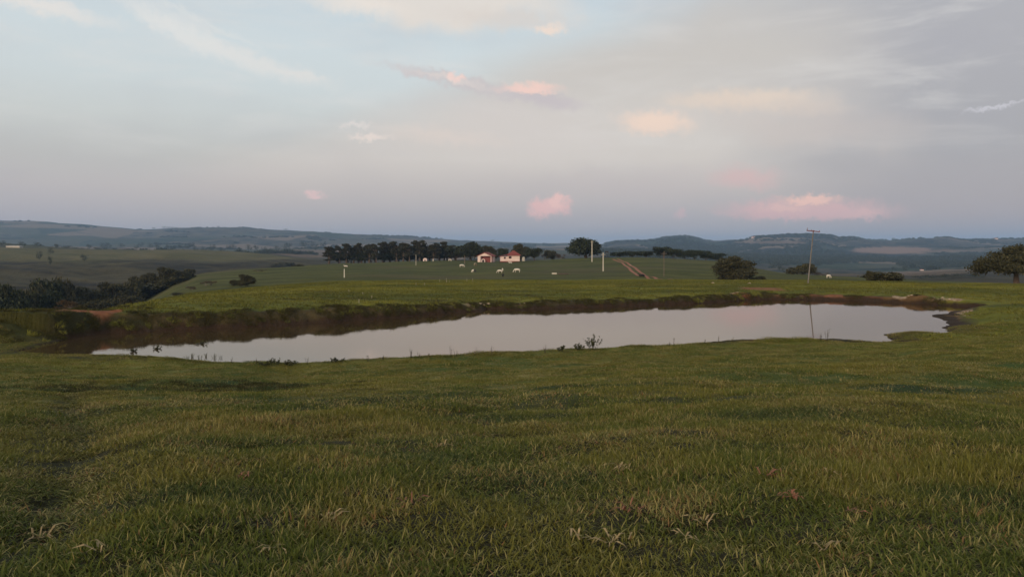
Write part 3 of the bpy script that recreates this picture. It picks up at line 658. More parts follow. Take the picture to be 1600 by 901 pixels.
def mk_tree(kind, seed, n=2600):
    """unit-ish tree: returns (trunk mesh, crown mesh, width, height)"""
    rd = random.Random(seed); V, Fc, bl = [], [], []
    if kind == 'round':   W, H = 8, 7;  tr = 1.3; cz = 3.9; parts = [(rd.uniform(-2.6,2.6), rd.uniform(-2.6,2.6), cz+rd.uniform(-1.3,1.7), rd.uniform(1.1,2.0)) for _ in range(15)]; mt, bk, ls = LF_DARK, BARK, .30
    elif kind == 'dome':  W, H = 16, 10; tr = 2.2; parts = [(0,0,5.0,4.6)]+[(5.6*math.cos(a)*q, 5.6*math.sin(a)*q, 3.0+rd.random()**.6*5.2*(1-q**3)+rd.uniform(-.3,.3), rd.uniform(1.7,2.5)) for a, q in [(rd.random()*6.28, math.sqrt(rd.random())) for _ in range(34)]]; mt, bk, ls = LF_DARK, BARK, .42
    elif kind == 'euc':   W, H = 6, 11; tr = 5.0; parts = [(rd.gauss(0,.95), rd.gauss(0,.95), rd.uniform(2.6,9.6), rd.uniform(.8,1.35)) for _ in range(19)]; mt, bk, ls = LF_EUC, BARK, .30
    elif kind == 'umb':   W, H = 13, 7;  tr = 2.2; parts = [(5.2*math.cos(a)*q, 5.2*math.sin(a)*q, 2.3+rd.random()*3.4*(1-q**2)+rd.uniform(-.3,.3), rd.uniform(1.0,1.6)) for a, q in [(rd.random()*6.28, math.sqrt(rd.random())) for _ in range(64)]]; mt, bk, ls = LF_BUSH, BARK, .17
    elif kind == 'shrub': W, H = 6, 3.2; tr = .3; parts = [(rd.uniform(-1.9,1.9), rd.uniform(-1.5,1.5), rd.uniform(.7,2.2), rd.uniform(.7,1.1)) for _ in range(12)]; mt, bk, ls = LF_BUSH, BARK, .20
    elif kind == 'ragged': W, H = 9, 7.5; tr = .8; parts = [(0,0,2.6,2.6)]+[(rd.uniform(-3,3), rd.gauss(0,1.5), rd.uniform(.9,4.6), rd.uniform(1.0,1.5)) for _ in range(20)]+[(rd.uniform(-1.6,1.6), rd.gauss(0,1), rd.uniform(4,6), rd.uniform(1.0,1.4)) for _ in range(8)]; mt, bk, ls = LF_BUSH, BARK, .20
    elif kind == 'dry':   W, H = 4, 3; tr = .6; parts = [(rd.gauss(0,.8), rd.gauss(0,.8), rd.uniform(.7,2.4), rd.uniform(.4,.8)) for _ in range(9)]; mt, bk, ls = LF_BROWN, BARKP, .10
    for (x_, y_, z_, r_) in parts:
        fz = .62 if kind in ('euc', 'umb', 'ragged') else .8
        bl.append((x_, y_, z_, r_*rd.uniform(.95,1.3), r_*rd.uniform(.95,1.3), r_*fz*rd.uniform(.85,1.15)))
    r0 = H*.03 if kind != 'umb' else .42
    if kind == 'dome': r0 = .5
    top = Vector((rd.uniform(-.2,.2), rd.uniform(-.2,.2), tr)); P0 = [Vector((0, 0, -.4)), Vector((0, 0, .1)), top*.55, top]
    tube(V, Fc, P0, [r0*1.5, r0*1.15, r0*.85, r0*.75], 8)
    if kind == 'euc':
        tip = Vector((rd.uniform(-.5,.5), rd.uniform(-.5,.5), 9.2)); tube(V, Fc, [top, (top+tip)/2+Vector((.2,0,0)), tip], [r0*.75, r0*.5, r0*.15])
    for b_ in (bl if len(bl) < 26 else bl[::2]):
        e = Vector(b_[:3]); s = top if kind != 'euc' else Vector((top.x, top.y, max(tr*.8, e.z-1.6)))
        if e.z < s.z*.5: s = Vector((0, 0, .2))
        m_ = (s+e)/2+Vector((0, 0, -.12*(e-s).length)); tube(V, Fc, [s, m_, e], [r0*.42, r0*.26, r0*.08], 5)
    tm = mesh_np(kind+'_trunk', np.array(V), np.array(Fc), None, True); tm.materials.append(bk)
    cm_ = leaves_mesh(kind+'_crown', bl, n, ls, mt, seed)
    co = np.array([v.co for v in cm_.vertices]); W = np.percentile(co[:, 0], 99.5)-np.percentile(co[:, 0], .5); H = np.percentile(co[:, 2], 99.7)
    cx = (np.percentile(co[:, 0], 99.5)+np.percentile(co[:, 0], .5))/2
    return tm, cm_, float(W), float(H), float(cx)
KIND = {k: [mk_tree(k, 10*i+j*3+1, n) for j in range(nv)] for i, (k, n, nv) in enumerate([('round',4200,3),('dome',14000,2),('euc',3600,5),('umb',34000,1),('shrub',3200,3),('ragged',15000,2),('dry',1400,2)])}
LOD = {k: [mk_tree(k, 300+10*i+j, n) for j in range(nv)] for i, (k, n, nv) in enumerate([('round',420,3),('shrub',260,2)])}
def tree(name, kind, px, d, wpx, top, label, cat='tree', group=None, base=None, var=None, lod=False, deep=1.0, sink=0.0):
    lib = (LOD if lod else KIND)[kind]; tm, cm_, W, H, cx = lib[(var if var is not None else random.randrange(len(lib))) % len(lib)]
    p = at(px, d) if base is None else Vector(row(px, base)); d = p.y; zt = ZC+(HZ-top)/F*d; h = max(zt-p.z, .5); wm = wpx/F*d
    sx = wm/W; sz = h/H
    root = link(bpy.data.objects.new(name, None)); root.location = (p.x-cx*sx*0, p.y, p.z-sink)
    root.scale = (sx, sx*deep, sz); root.empty_display_size = 1
    tag(root, label, cat, group)
    if not lod: t_ = link(bpy.data.objects.new('trunk', tm), root)
    c_ = link(bpy.data.objects.new('crown', cm_), root); return root

# eucalyptus row on the left of the farmstead
G = 'tall thin trees in the row left of the farmhouses'
ORD = 'first second third fourth fifth sixth seventh eighth ninth tenth eleventh twelfth thirteenth fourteenth fifteenth sixteenth seventeenth eighteenth nineteenth'.split()
euc = [(514,18,385.5),(531,16,384),(541,15,380.5),(553,16,383.5),(565,17,380),(577,17,382),(588,16,381),(598,18,379),(609,18,377.5),(620,17,377.5),(630,16,379.5),(640,17,380.5),(650,18,377),(656,15,375.5),(667,18,379.5),(677,17,382),(686,16,379.5),(694,15,377.5),(703,18,383)]
for i, (px, wp_, tp) in enumerate(euc):
    lab = 'tall thin dark tree standing in the long row left of the farmhouses'
    lab = ORD[i]+' tall thin tree from the left in the front of the long dark row'
    if i == 0: lab = 'leftmost tree of the long dark row, set apart with sky blue hills beside it'
    if i == 17: lab = 'tree with a small raised tuft at the right end of the long dark row'
    tree('eucalyptus_tree', 'euc', px, 415+random.uniform(-8, 10), wp_*1.12, tp, lab, group=G, var=i)
for px in np.arange(548, 712, 12.5):
    tree('eucalyptus_tree', 'euc', px+random.uniform(-3, 3), 432, 17, 384+random.uniform(-1.5, 2.5), 'tall thin dark tree in the second rank of the long row behind', group=G)
for px in (528, 545, 562, 580, 600, 618, 636, 655, 672, 690, 704):
    tree('understorey_bush', 'round', px+random.uniform(-3, 3), 424, 30, random.uniform(391, 396), 'low dark bush filling the foot of the long dark tree row', 'bush', 'bushes at the foot of the tree row')
# farmstead trees
tree('broad_tree', 'round', 713, 408, 34, 385, 'dark domed tree between the tall row and the biggest dome tree', var=0)
tree('broad_tree', 'dome', 735, 408, 44, 379, 'biggest dark dome-shaped tree just left of the open-fronted house', var=0)
tree('broad_tree', 'ragged', 763, 405, 24, 384.5, 'uneven dark tree rising behind the open-fronted house', var=1)
tree('broad_tree', 'round', 786, 402, 17, 388, 'small round black-green tree peeping between the two houses', var=1)
tree('broad_tree', 'ragged', 812, 402, 26, 381.5, 'loose tree behind the right end of the white red-roofed house', var=0)
tree('broad_tree', 'round', 835, 392, 26, 387.5, 'rounded dark tree standing just right of the white house', var=2)
for px, wp_, tp, lb in ((851,14,394,'small brown-leaved shrub right of the rounded tree by the houses'),(862,18,391,'taller shrub in the sparse clump between house and lone oak'),(876,16,396,'low shrub at the right end of the sparse clump near lone oak')):
    tree('shrub', 'dry' if px != 862 else 'shrub', px, 400, wp_, tp, lb, 'shrub')
tree('lone_tree', 'dome', 915.5, 390, 47, 373.2, 'large dark dome tree with visible trunk behind the two pale poles', var=1)
# wood right of the track
tr_l = ['lowest dark tree directly behind the top of the red track','dark tree second from the track top','dark tree below the flat-topped hill near the track','tallest rounded tree in the line right of the track','dark tree just right of the tallest in the line','mid-height tree in the dark line right of the track','dark tree behind the thin dark pole','low tree near the right end of the dark line','last low tree of the dark line above the big bushy tree']
for (px, wp_, tp), lb in zip([(968,26,393.5),(988,28,392.5),(1010,28,392),(1037,34,385.5),(1052,28,388.5),(1070,28,392),(1086,28,390.5),(1103,26,392),(1119,26,395.5)], tr_l):
    tree('round_tree', 'round', px, 402, wp_, tp, lb, group='dark trees in the line right of the red track')
tree('bushy_tree', 'ragged', 1145, 196, 62, 399.5, 'big bushy tree leafy to the ground beyond the pond, right of the green slope', var=0, sink=.3)
tree('bushy_tree', 'ragged', 1140, 199, 46, 405, 'shorter dense tree filling the heart of the big bushy clump', var=1, sink=.3)
tree('shrub', 'shrub', 1185, 205, 22, 431, 'low shrub in the grass at the right foot of the big bushy tree', 'shrub')
tree('round_tree', 'shrub', 1254, 285, 40, 412, 'rounded dark tree behind the tall cross-armed utility pole', var=0)
tree('shrub', 'dry', 1283, 290, 20, 425, 'low brownish shrub between the pole and the white animal', 'shrub')
tree('bush', 'shrub', 1385, 140, 48, 424, 'dense dark clipped-looking bush on the field edge right of the pole', 'bush', var=1, sink=.1)
tree('bush', 'shrub', 1388, 142, 42, 426, 'dense lower bush merged behind the clipped-looking dark bush', 'bush', var=0)
tree('shrub', 'ragged', 1358, 139, 12, 423.5, 'small upright leafy shrub at the left end of the dense bush', 'shrub', var=1)
tree('umbrella_tree', 'umb', 1588, 132, 108, 384.5, 'wide umbrella-crowned tree with a short trunk at the right edge of the picture', deep=.9)
# shrubs on the left spur and bank
sp = [(384,260,24,429,'tallest dark shrub on the grassy spur left of the field'),(403,300,22,421,'brownish shrub on the spur crest'),(366,240,16,437,'low shrub left of the tallest spur shrub'),(322,235,26,438,'pale loose shrub halfway down the spur'),(300,240,16,447,'small shrub low on the spur'),(277,215,18,457,'lowest shrub on the spur, near the wooded gully'),(437,352,24,410.5,'first of the low dark bushes on the crest left of the tree row'),(452,352,22,409.5,'middle low dark bush on the crest left of the tree row'),(466,355,20,413,'last low dark bush on the crest left of the tree row')]
SB = {384:447,403:424.5,366:446,322:447,300:453,277:462,437:417.5,452:416.5,466:416}
for px, d, wp_, tp, lb in sp: tree('shrub', 'dry' if px in (403, 322, 300) else ('ragged' if px < 420 else 'shrub'), px, d, wp_, tp, lb, 'shrub', base=SB[px])
tree('bank_shrub', 'dry', 108, 58, 26, 468, 'dry brownish shrub on the bank above the red soil slip', 'shrub', var=0)
tree('bank_shrub', 'dry', 88, 58.5, 22, 479, 'smaller dry shrub left of the one above the red soil slip', 'shrub', var=1)
tree('bank_shrub', 'shrub', 128, 57, 22, 484, 'low dark shrub between the dry shrub and the red soil slip', 'shrub', var=2)
# wooded gully at left
gl = [(-28,452),(8,447),(30,450),(52,443),(72,441),(88,440),(104,437),(-10,462),(20,462),(44,462),(64,460),(84,458),(108,462),(128,452),(146,450),(162,452),(176,446),(190,440),(206,437),(220,432),(236,428),(250,424),(262,420),(276,422),(288,424),(140,466),(160,465),(182,462),(204,458),(226,452),(248,444),(268,438)]
for i, (px, tp) in enumerate(gl):
    dd = 215+(.30 if tp < 455 else .12)*max(0, px)+random.uniform(-8, 8)
    dark_ = px < 112
    tree('gully_tree', 'round' if dark_ and i % 3 else ('ragged' if i % 3 else 'shrub'), px, dd, random.uniform(30, 50), tp+random.uniform(-4, 5),
         'dark dense tree in the shaded wood at the left edge beyond the bank' if dark_ else 'grey-green tree in the wooded gully climbing beside the grassy spur',
         group='trees of the left gully wood' if dark_ else 'trees of the gully beside the spur', deep=1.1)
# small trees on the left mid hill crest and slopes
mh = [(3,1080,10,375.5,'small dark tree at the far left edge on the hill crest'),(34,1090,12,376.5,'small domed tree on the hill crest right of the pale strip'),(58,1090,13,377.5,'wide domed tree on the hill crest, third from left'),(88,1020,9,380,'isolated dark tree at the middle of the left hill crest'),(104,1060,11,383.5,'low pair-like bush on the left hill crest'),(150,1050,11,386,'round dark tree where the left hill crest runs down'),(61,820,9,391.5,'round bush high on the left hillside pasture'),(79,900,9,386,'flat bush just under the left hill crest'),(78,700,8,398,'faint small bush in the middle of the left hillside'),(131,780,14,396,'low flat bush on the right of the left hillside')]
for px, d, wp_, tp, lb in mh: tree('hill_tree', 'round', px, d, wp_, tp, lb, lod=True)
# trees dotted over the far plain
pl = [(139,1900,9,381),(168,2200,10,378),(160,2300,8,378.5),(213,2000,7,382),(246,2100,9,381),(270,1900,8,383),(262,2200,7,381),(281,2300,8,381),(293,2200,9,380),(305,2000,8,383),(318,2100,8,384),(328,1900,8,388),(332,2100,9,381),(346,1900,10,387),(357,2200,8,382),(375,1800,6,385),(389,2100,9,381),(365,2300,8,380),(400,2200,9,382),(412,2000,9,385),(425,1900,10,387),(433,2200,10,383),(447,2100,12,382),(455,1900,12,389),(468,2300,9,387),(493,2200,7,384.5),(300,2500,7,378),(220,2500,8,378),(235,2400,8,379),(190,2400,8,379),(450,2450,12,378),(475,2700,14,376),(490,2700,14,376),(505,2700,10,377),(1440,1500,9,417),(1398,1450,9,416),(1415,1400,8,418),(1222,1000,14,413),(1238,1050,9,416)]
for px, d, wp_, tp in pl:
    right_ = px > 1000
    tree('plain_tree', 'round', px, d, wp_*1.15, tp, 'small hazy tree on the valley floor between the field and right-hand hills' if right_ else 'small hazy blue-green tree dotting the plain under the left ridge',
         group='trees dotting the right valley floor' if right_ else 'trees dotting the far left plain', lod=True)
# low hedge in the valley at right
for i, (px, tp) in enumerate([(1440,430),(1456,428),(1470,427),(1486,428),(1500,426.5),(1516,427),(1532,429)]):
    tree('hedge_tree', 'round', px, 640, 24, tp, ORD[i]+' low dark tree from the left in the valley hedgerow', group='valley hedgerow trees', lod=True)
# ridge top trees
for px, py in [(240,355),(256,353.5),(263,354),(269,354),(275,354.5),(341,353),(446,357),(523,363.5),(532,364),(568,367),(606,368),(690,371),(769,374.5),(1397,371),(1560,370)]:
    tree('ridge_tree', 'round', px, 5150, 6.5, py, 'tiny tree silhouetted on the skyline of the far ridge', group='trees on the far skyline', lod=True)
# far woods on the hills: one mass
clump = leaves_mesh('wood_clump', [(0,0,3,7,7,4),(5,2,2.5,5,5,3.4),(-5,-2,2,5,5,3)], 260, 1.5, LF_DARK, 5)
cw = bpy.data.collections.new('wood_clump'); cw.objects.link(bpy.data.objects.new('wood_clump', clump))
nW = 30000; u_ = rng.uniform(-.72, .75, nW); d_ = rng.uniform(1500, 5250, nW)**1.0; xw, yw = u_*d_, d_
zw, _, _ = zfun(xw, yw)
pxw = 800+F*u_; pyw = HZ+(ZC-zw)/yw*F
den = fbm(xw/260, yw/260, 101, 4) + np.where(pxw > 945, .02, -.28) + np.where((pxw > 945) & (pyw < 372), .3, 0)
for (a, b_, c_, e_, s_) in ((1070,385,55,8,.35),(1400,404,140,6,.3),(1250,402,120,10,.25),(1395,391,75,8,-1.2),(1340,415,90,6,-.6),(1215,379,60,3,-.7),(490,378,40,3,.4)):
    den += s_*np.exp(-((pxw-a)/c_)**2-((pyw-b_)/e_)**2)
kk = den > .10
print('wood', kk.sum())
scatter('far_woodland', np.stack([xw, yw, zw-1], 1)[kk], np.stack([np.zeros(kk.sum()), np.zeros(kk.sum()), rng.uniform(0, 6.28, kk.sum())], 1),
        np.repeat(rng.uniform(.7, 1.5, kk.sum())[:, None], 3, 1), np.zeros(kk.sum()), cw, None, 'dark hazy woods covering slopes and tops of the far hills', 'woodland')

# ------------------------------------------------------------------ boxes, houses
def bm_box(bm, x0, x1, y0, y1, z0, z1):
    v = [bm.verts.new(p) for p in ((x0,y0,z0),(x1,y0,z0),(x1,y1,z0),(x0,y1,z0),(x0,y0,z1),(x1,y0,z1),(x1,y1,z1),(x0,y1,z1))]
    for q in ((3,2,1,0),(4,5,6,7),(0,1,5,4),(1,2,6,5),(2,3,7,6),(3,0,4,7)): bm.faces.new([v[i] for i in q])
def bm_poly(bm, front_pts, y0, y1):        # prism of an xz outline
    a = [bm.verts.new((x, y0, z)) for x, z in front_pts]; b_ = [bm.verts.new((x, y1, z)) for x, z in front_pts]
    bm.faces.new(a); bm.faces.new(b_[::-1]); n = len(a)
    for i in range(n): bm.faces.new((a[(i+1) % n], a[i], b_[i], b_[(i+1) % n]))
def part(name, bm, m_, parent=None, bevel=0):
    if bevel: bmesh.ops.bevel(bm, geom=bm.edges[:], offset=bevel, segments=2, affect='EDGES')
    bmesh.ops.recalc_face_normals(bm, faces=bm.faces[:])
    me = bpy.data.meshes.new(name); bm.to_mesh(me); bm.free(); me.materials.append(m_); return link(bpy.data.objects.new(name, me), parent)
WALL = simple('pinkish_white_wall', (.72,.58,.53), .9, .08, .6); PLINTH = simple('red_plinth', (.20,.055,.045), .9, .2, 2)
ROOF = simple('red_clay_tiles', (.20,.045,.034), .8, .2, 6, .6); DARKW = simple('dark_shutter', (.03,.012,.012), .6, .2); INN = simple('porch_inner_wall', (.22,.07,.06), .9, .2)
WOOD = simple('weathered_wood', (.16,.12,.09), .9, .3, 8); CONC = simple('pale_concrete', (.46,.43,.36), .85, .1, 5); RUST = simple('rusty_steel', (.16,.05,.045), .7, .3, 5)
FPW = simple('dull_post', (.30,.28,.20), .9, .2, 8); POSTW = simple('white_post', (.62,.60,.52), .8, .15, 8); DRK = simple('dark_iron', (.03,.028,.028), .6, .2)
def root(name, loc, label, cat, rz=0, group=None):
    o = link(bpy.data.objects.new(name, None)); o.location = loc; o.rotation_euler = (0, 0, rz); return tag(o, label, cat, group)
# right house: white wall 10 m, red hipped roof, lower lean-to at left
D_H = 383; p = at(797, D_H); p.z += .0
s_ = D_H/F
h1 = root('farmhouse', p, 'white farmhouse with red tiled roof and two small dark windows', 'house', R(4))
bm = bmesh.new(); bm_box(bm, -.9, 5.0, 0, 7, .5, 3.45); bm_box(bm, -5.0, -.9, .6, 6.2, .5, 2.9); part('wall', bm, WALL, h1)
bm = bmesh.new(); bm_box(bm, -5.06, 5.06, -.06, 7.06, -.5, .5); part('plinth', bm, PLINTH, h1)
bm = bmesh.new()
def hip(bm, x0, x1, y0, y1, z0, z1, rx, th_=.15):
    a = [bm.verts.new(q) for q in ((x0,y0,z0),(x1,y0,z0),(x1,y1,z0),(x0,y1,z0),(x0+rx,(y0+y1)/2,z1),(x1-rx,(y0+y1)/2,z1))]
    b_ = [bm.verts.new((v.co.x, v.co.y, v.co.z-th_)) for v in a[:4]]
    for q in ((0,1,5,4),(1,2,5),(2,3,4,5),(3,0,4)): bm.faces.new([a[i] for i in q])
    bm.faces.new(b_[::-1])
    for i in range(4): bm.faces.new((a[(i+1) % 4], a[i], b_[i], b_[(i+1) % 4]))
hip(bm, -1.7, 5.7, -.7, 7.7, 3.5, 5.9, 3.2); rf = part('roof', bm, ROOF, h1)
bm = bmesh.new(); vs = [bm.verts.new(q) for q in ((-5.7,-.05,2.75),(-1.3,-.05,3.75),(-1.3,6.8,3.75),(-5.7,6.8,2.75),(-5.7,-.05,2.9),(-1.3,-.05,3.95),(-1.3,6.8,3.95),(-5.7,6.8,2.9))]
for q in ((3,2,1,0),(4,5,6,7),(0,1,5,4),(1,2,6,5),(2,3,7,6),(3,0,4,7)): bm.faces.new([vs[i] for i in q])
part('lean_to_roof', bm, ROOF, h1)
def window(x0, x1, z0, z1, y, parent):
    bm = bmesh.new(); bm_box(bm, x0, x1, y-.05, y+.05, z0, z1); o = part('window', bm, DARKW, parent)
    bm = bmesh.new()
    for a in ((x0-.08, x1+.08, z0-.08, z0), (x0-.08, x1+.08, z1, z1+.08), (x0-.08, x0, z0, z1), (x1, x1+.08, z0, z1)): bm_box(bm, a[0], a[1], y-.08, y+.02, a[2], a[3])
    part('frame', bm, PLINTH, o)
window(-.6, .65, 1.9, 2.95, -.03, h1); window(-3.1, -2.3, 1.75, 2.6, .57, h1)
# left house: gable to the viewer, open porch
p = at(757, 378)
h2 = root('porch_house', p, 'small pink-white house with red gabled roof and open dark porch', 'house', R(-12))
bm = bmesh.new(); bm_box(bm, -3.6, 3.6, 2.6, 8, 0, 3.1); bm_box(bm, -3.6, -2.1, 0, 2.6, 0, 3.1); part('wall', bm, WALL, h2)
bm = bmesh.new(); bm_poly(bm, [(-3.6,3.13),(3.6,3.13),(0,4.65)], 0, .25); part('gable', bm, WALL, h2)
bm = bmesh.new(); bm_box(bm, 3.25, 3.6, 0, .35, 0, 3.1); part('pillar', bm, WALL, h2)
bm = bmesh.new(); bm_box(bm, -2.1, 3.6, 2.45, 2.57, 0, 3.1); part('porch_back', bm, INN, h2)
bm = bmesh.new(); bm_box(bm, .4, 3.2, .1, .22, 0, 1.1); part('low_wall', bm, PLINTH, h2)
bm = bmesh.new(); bm_box(bm, -3.7, 3.7, -.1, 8.1, -.6, -.01); part('floor_slab', bm, PLINTH, h2)
bm = bmesh.new(); bm_poly(bm, [(-4.3,2.95),(0,4.85),(4.3,2.95),(4.3,3.15),(0,5.1),(-4.3,3.15)], -.5, 8.5); part('roof', bm, ROOF, h2)
p = at(755, 375.5)
b_ = root('garden_arch', p, 'low pale pink arch-shaped shrine standing in front of the porch', 'shrine')
bm = bmesh.new(); pts = [(math.cos(a)*.95, math.sin(a)*.75+.95) for a in np.linspace(0, math.pi, 9)]
pts = [(.95,0)]+pts+[(-.95,0),(-.55,0)]+[(math.cos(a)*.55, math.sin(a)*.45+.9) for a in np.linspace(math.pi, 0, 9)]+[(.55,0)]
bm_poly(bm, pts, 0, .8); part('arch', bm, WALL, b_); bm = bmesh.new(); bm_box(bm, -.6, .6, .5, .6, 0, 1.3); part('back_panel', bm, DARKW, b_)
p = at(818, 386); b_ = root('water_tank', p, 'small grey-white tank standing at the right end of the white house', 'tank')
bm = bmesh.new(); bmesh.ops.create_cone(bm, cap_ends=True, segments=16, radius1=.85, radius2=.8, depth=1.9, matrix=Matrix.Translation((0,0,1.1))); part('tank_body', bm, CONC, b_)
bm = bmesh.new(); bmesh.ops.create_cone(bm, cap_ends=True, segments=16, radius1=.9, radius2=.15, depth=.4, matrix=Matrix.Translation((0,0,2.25))); part('lid', bm, CONC, b_)
# pale sheds / white things under the trees
for px, wv, hv2, lb in ((664,2.0,1.6,'white hut with rounded top under the dark tree row'),(703,1.6,1.1,'grey low hut at the foot of the small domed tree')):
    p = at(px, 398); b_ = root('hut', p, lb, 'hut'); bm = bmesh.new(); bm_poly(bm, [(-wv/2,0),(wv/2,0),(wv/2,hv2*.7),(wv*.25,hv2),(-wv*.25,hv2),(-wv/2,hv2*.7)], 0, 2.4); part('wall', bm, WALL if px == 664 else CONC, b_)
    bm = bmesh.new(); bm_box(bm, -.3, .3, -.04, .02, 0, hv2*.55); part('door', bm, DARKW, b_)
# far white farm buildings
for px, d, wv, lb in ((1505,1480,0,''),(1441,1480,6,'tiny white house on the valley floor left of the umbrella tree'),(1557,4300,20,'tiny white building high on the far hill above the umbrella tree'),(1178,4000,20,'tiny pale house on the far hillside left of the utility pole top')):
    if not wv: continue
    p = at(px, d); b_ = root('distant_house', p, lb, 'house'); bm = bmesh.new(); bm_box(bm, -wv/2, wv/2, 0, wv*.7, -1, wv*.32); part('wall', bm, WALL, b_)
    bm = bmesh.new(); bm_poly(bm, [(-wv*.56,wv*.32),(wv*.56,wv*.32),(0,wv*.52)], -.3, wv*.75); part('roof', bm, ROOF, b_)
p = at(20, 1085); b_ = root('long_shed', p, 'long low pale shed between small trees on the far left hill crest', 'shed')
bm = bmesh.new(); bm_box(bm, -10, 10, 0, 8, -1, 2.2); part('wall', bm, CONC, b_); bm = bmesh.new(); bm_poly(bm, [(-10.5,2.25),(10.5,2.25),(9.5,3.2),(-9.5,3.2)], -.5, 8.5); part('roof', bm, simple('zinc_roof', (.5,.5,.5)), b_)

# ------------------------------------------------------------------ poles and posts
def cyl(bm, x, y, z0, z1, r0, r1, seg=10):
    bmesh.ops.create_cone(bm, cap_ends=True, segments=seg, radius1=r0, radius2=r1, depth=z1-z0, matrix=Matrix.Translation((x, y, (z0+z1)/2)))
p = at(1262.5, 117); topz = ZC+(HZ-359.5)/F*117; Hh = topz-p.z
up = root('utility_pole', p, 'tall leaning utility pole with a rusty cross-arm beyond the pond', 'pole'); up.rotation_euler = (0, math.atan2((1271-1262.5)/F*117, Hh), 0)
bm = bmesh.new(); cyl(bm, 0, 0, -.5, Hh, .105, .07); part('shaft', bm, simple('grey_pole', (.18,.165,.15), .85, .2, 3), up)
bm = bmesh.new(); bm_box(bm, -1.08, 1.0, -.14, -.11+.10, Hh-.20, Hh-.06); bm_box(bm, -.06, .06, -.17, .16, Hh-.24, Hh+.02); part('cross_arm', bm, RUST, up)
for xx in (-1.02, -.35, .93):
    bm = bmesh.new(); cyl(bm, xx, -.09, Hh-.06, Hh+(.34 if xx == -1.02 else .10), .035, .03, 8); cyl(bm, xx, -.09, Hh-.02, Hh+.06, .06, .05, 8); part('insulator', bm, RUST, up)
def pole(px, base, top, r0, lb, m_, arm=True, cat='pole', name='concrete_pole', d=None):
    q = row(px, base) if d is None else at(px, d); d = q.y; Hh = (base-top)/F*d
    o = root(name, q, lb, cat); bm = bmesh.new(); cyl(bm, 0, 0, -.4, Hh, r0, r0*.7); part('shaft', bm, m_, o)
    if arm: bm = bmesh.new(); bm_box(bm, -.75, .75, -r0-.12, -r0-.01, Hh-.65, Hh-.53); part('cross_arm', bm, m_, o)
    bm = bmesh.new(); cyl(bm, 0, 0, Hh, Hh+.12, r0*.75, r0*.3); part('cap', bm, m_, o); return o
pole(925, 409, 376, .30, 'tall pale concrete pole in front of the lone dome tree', CONC)
pole(942.5, 423.5, 395, .26, 'pale concrete pole lower on the slope, right of the lone tree', CONC)
pole(1037.5, 432, 393, .10, 'thin dark wooden pole on the green slope right of the track', WOOD, True, name='wooden_pole')
pole(650, 414.5, 398, .13, 'thin pale pole in front of the tall tree row', CONC, False)
pole(726, 412, 399, .18, 'short grey pole beside the grazing cow left of the houses', WOOD, False, name='wooden_pole')
pole(538, 433.5, 420.5, .17, 'solitary white post on the dark field below the tree row', POSTW, False, 'post', 'white_post')
for px, bs, tp in [(545,456,452),(567,460,456.5),(581,466,461.5),(561,473,467),(650,446,441),(663,446,441.5),(687,440.5,436),(697.5,440.5,434.5),(702,441,437.5),(729.5,440.5,434.5),(738.5,440.5,434.5),(698,441.5,438)]:
    q = row(px, bs); d = q.y; o = root('fence_post', q, 'thin pale fence post in the grass of the field behind the pond', 'post', group='pale fence posts in the field behind the pond')
    Hh = (bs-tp)/F*d; bm = bmesh.new(); cyl(bm, 0, 0, -.2, Hh, .035, .03, 6); part('shaft', bm, FPW, o)
# gate frame / lookout by the lone tree
q = at(948, 383); o = root('timber_frame', q, 'dark timber gate frame standing between the pale pole and the track', 'gate')
bm = bmesh.new(); bm_box(bm, -.75, -.45, -.15, .15, -.3, 3.4); part('post', bm, DRK, o); bm = bmesh.new(); bm_box(bm, .45, .75, -.15, .15, -.3, 3.4); part('post', bm, DRK, o)
bm = bmesh.new(); bm_box(bm, -.9, .9, -.2, .2, 2.6, 3.3); part('beam', bm, DRK, o)
# trough and stones
q = row(866, 428.3); o = root('cattle_trough', q, 'long pale trough lying in the grass below the houses', 'trough')
bm = bmesh.new(); bm_box(bm, -.8, .8, -.35, .35, 0, .12); bm_box(bm, -.8, .8, -.35, -.25, .12, .5); bm_box(bm, -.8, .8, .25, .35, .12, .5); bm_box(bm, -.8, -.7, -.25, .25, .12, .5); bm_box(bm, .7, .8, -.25, .25, .12, .5); part('basin', bm, CONC, o)
def rock(px, py, s, lb, m_, name='stone', grp=None, z=0, sq=.6):
    q = row(px, py) if py else px; bm = bmesh.new(); bmesh.ops.create_icosphere(bm, subdivisions=3, radius=1)
    sd_ = random.random()*50
    for v in bm.verts:
        k = 1+.5*float(vn(np.array([v.co.x*1.3+sd_]), np.array([v.co.y*1.3+v.co.z]))[0]); v.co = Vector((v.co.x*s*k, v.co.y*s*.8*k, v.co.z*s*sq*k))
    for f_ in bm.faces: f_.smooth = True
    o = part(name, bm, m_); o.location = q+Vector((0, 0, z)); return tag(o, lb, name, grp)
STN = simple('pale_stone', (.34,.27,.19), .9, .2, 3, .4)
rock(1114, 442.3, .28, 'pale stone on the field crest left of the big bushy tree foot', STN)
rock(1171, 443, .28, 'pale stone on the field crest right of the big bushy tree', STN)
rock(985, 414, .4, 'small pale stone beside the upper part of the red track', STN)
o = row(880, 428.7); q = root('fallen_log', o, 'dark fallen log lying right of the pale trough', 'log'); bm = bmesh.new(); bmesh.ops.create_cone(bm, cap_ends=True, segments=10, radius1=.22, radius2=.14, depth=3.6, matrix=Matrix.Translation((0,0,.2)) @ Matrix.Rotation(R(90), 4, 'Y')); part('trunk', bm, BARK, q)
bm = bmesh.new(); bmesh.ops.create_cone(bm, cap_ends=True, segments=6, radius1=.08, radius2=.04, depth=.9, matrix=Matrix.Translation((.6,-.2,.5)) @ Matrix.Rotation(R(30), 4, 'X')); part('branch_stub', bm, BARK, q)

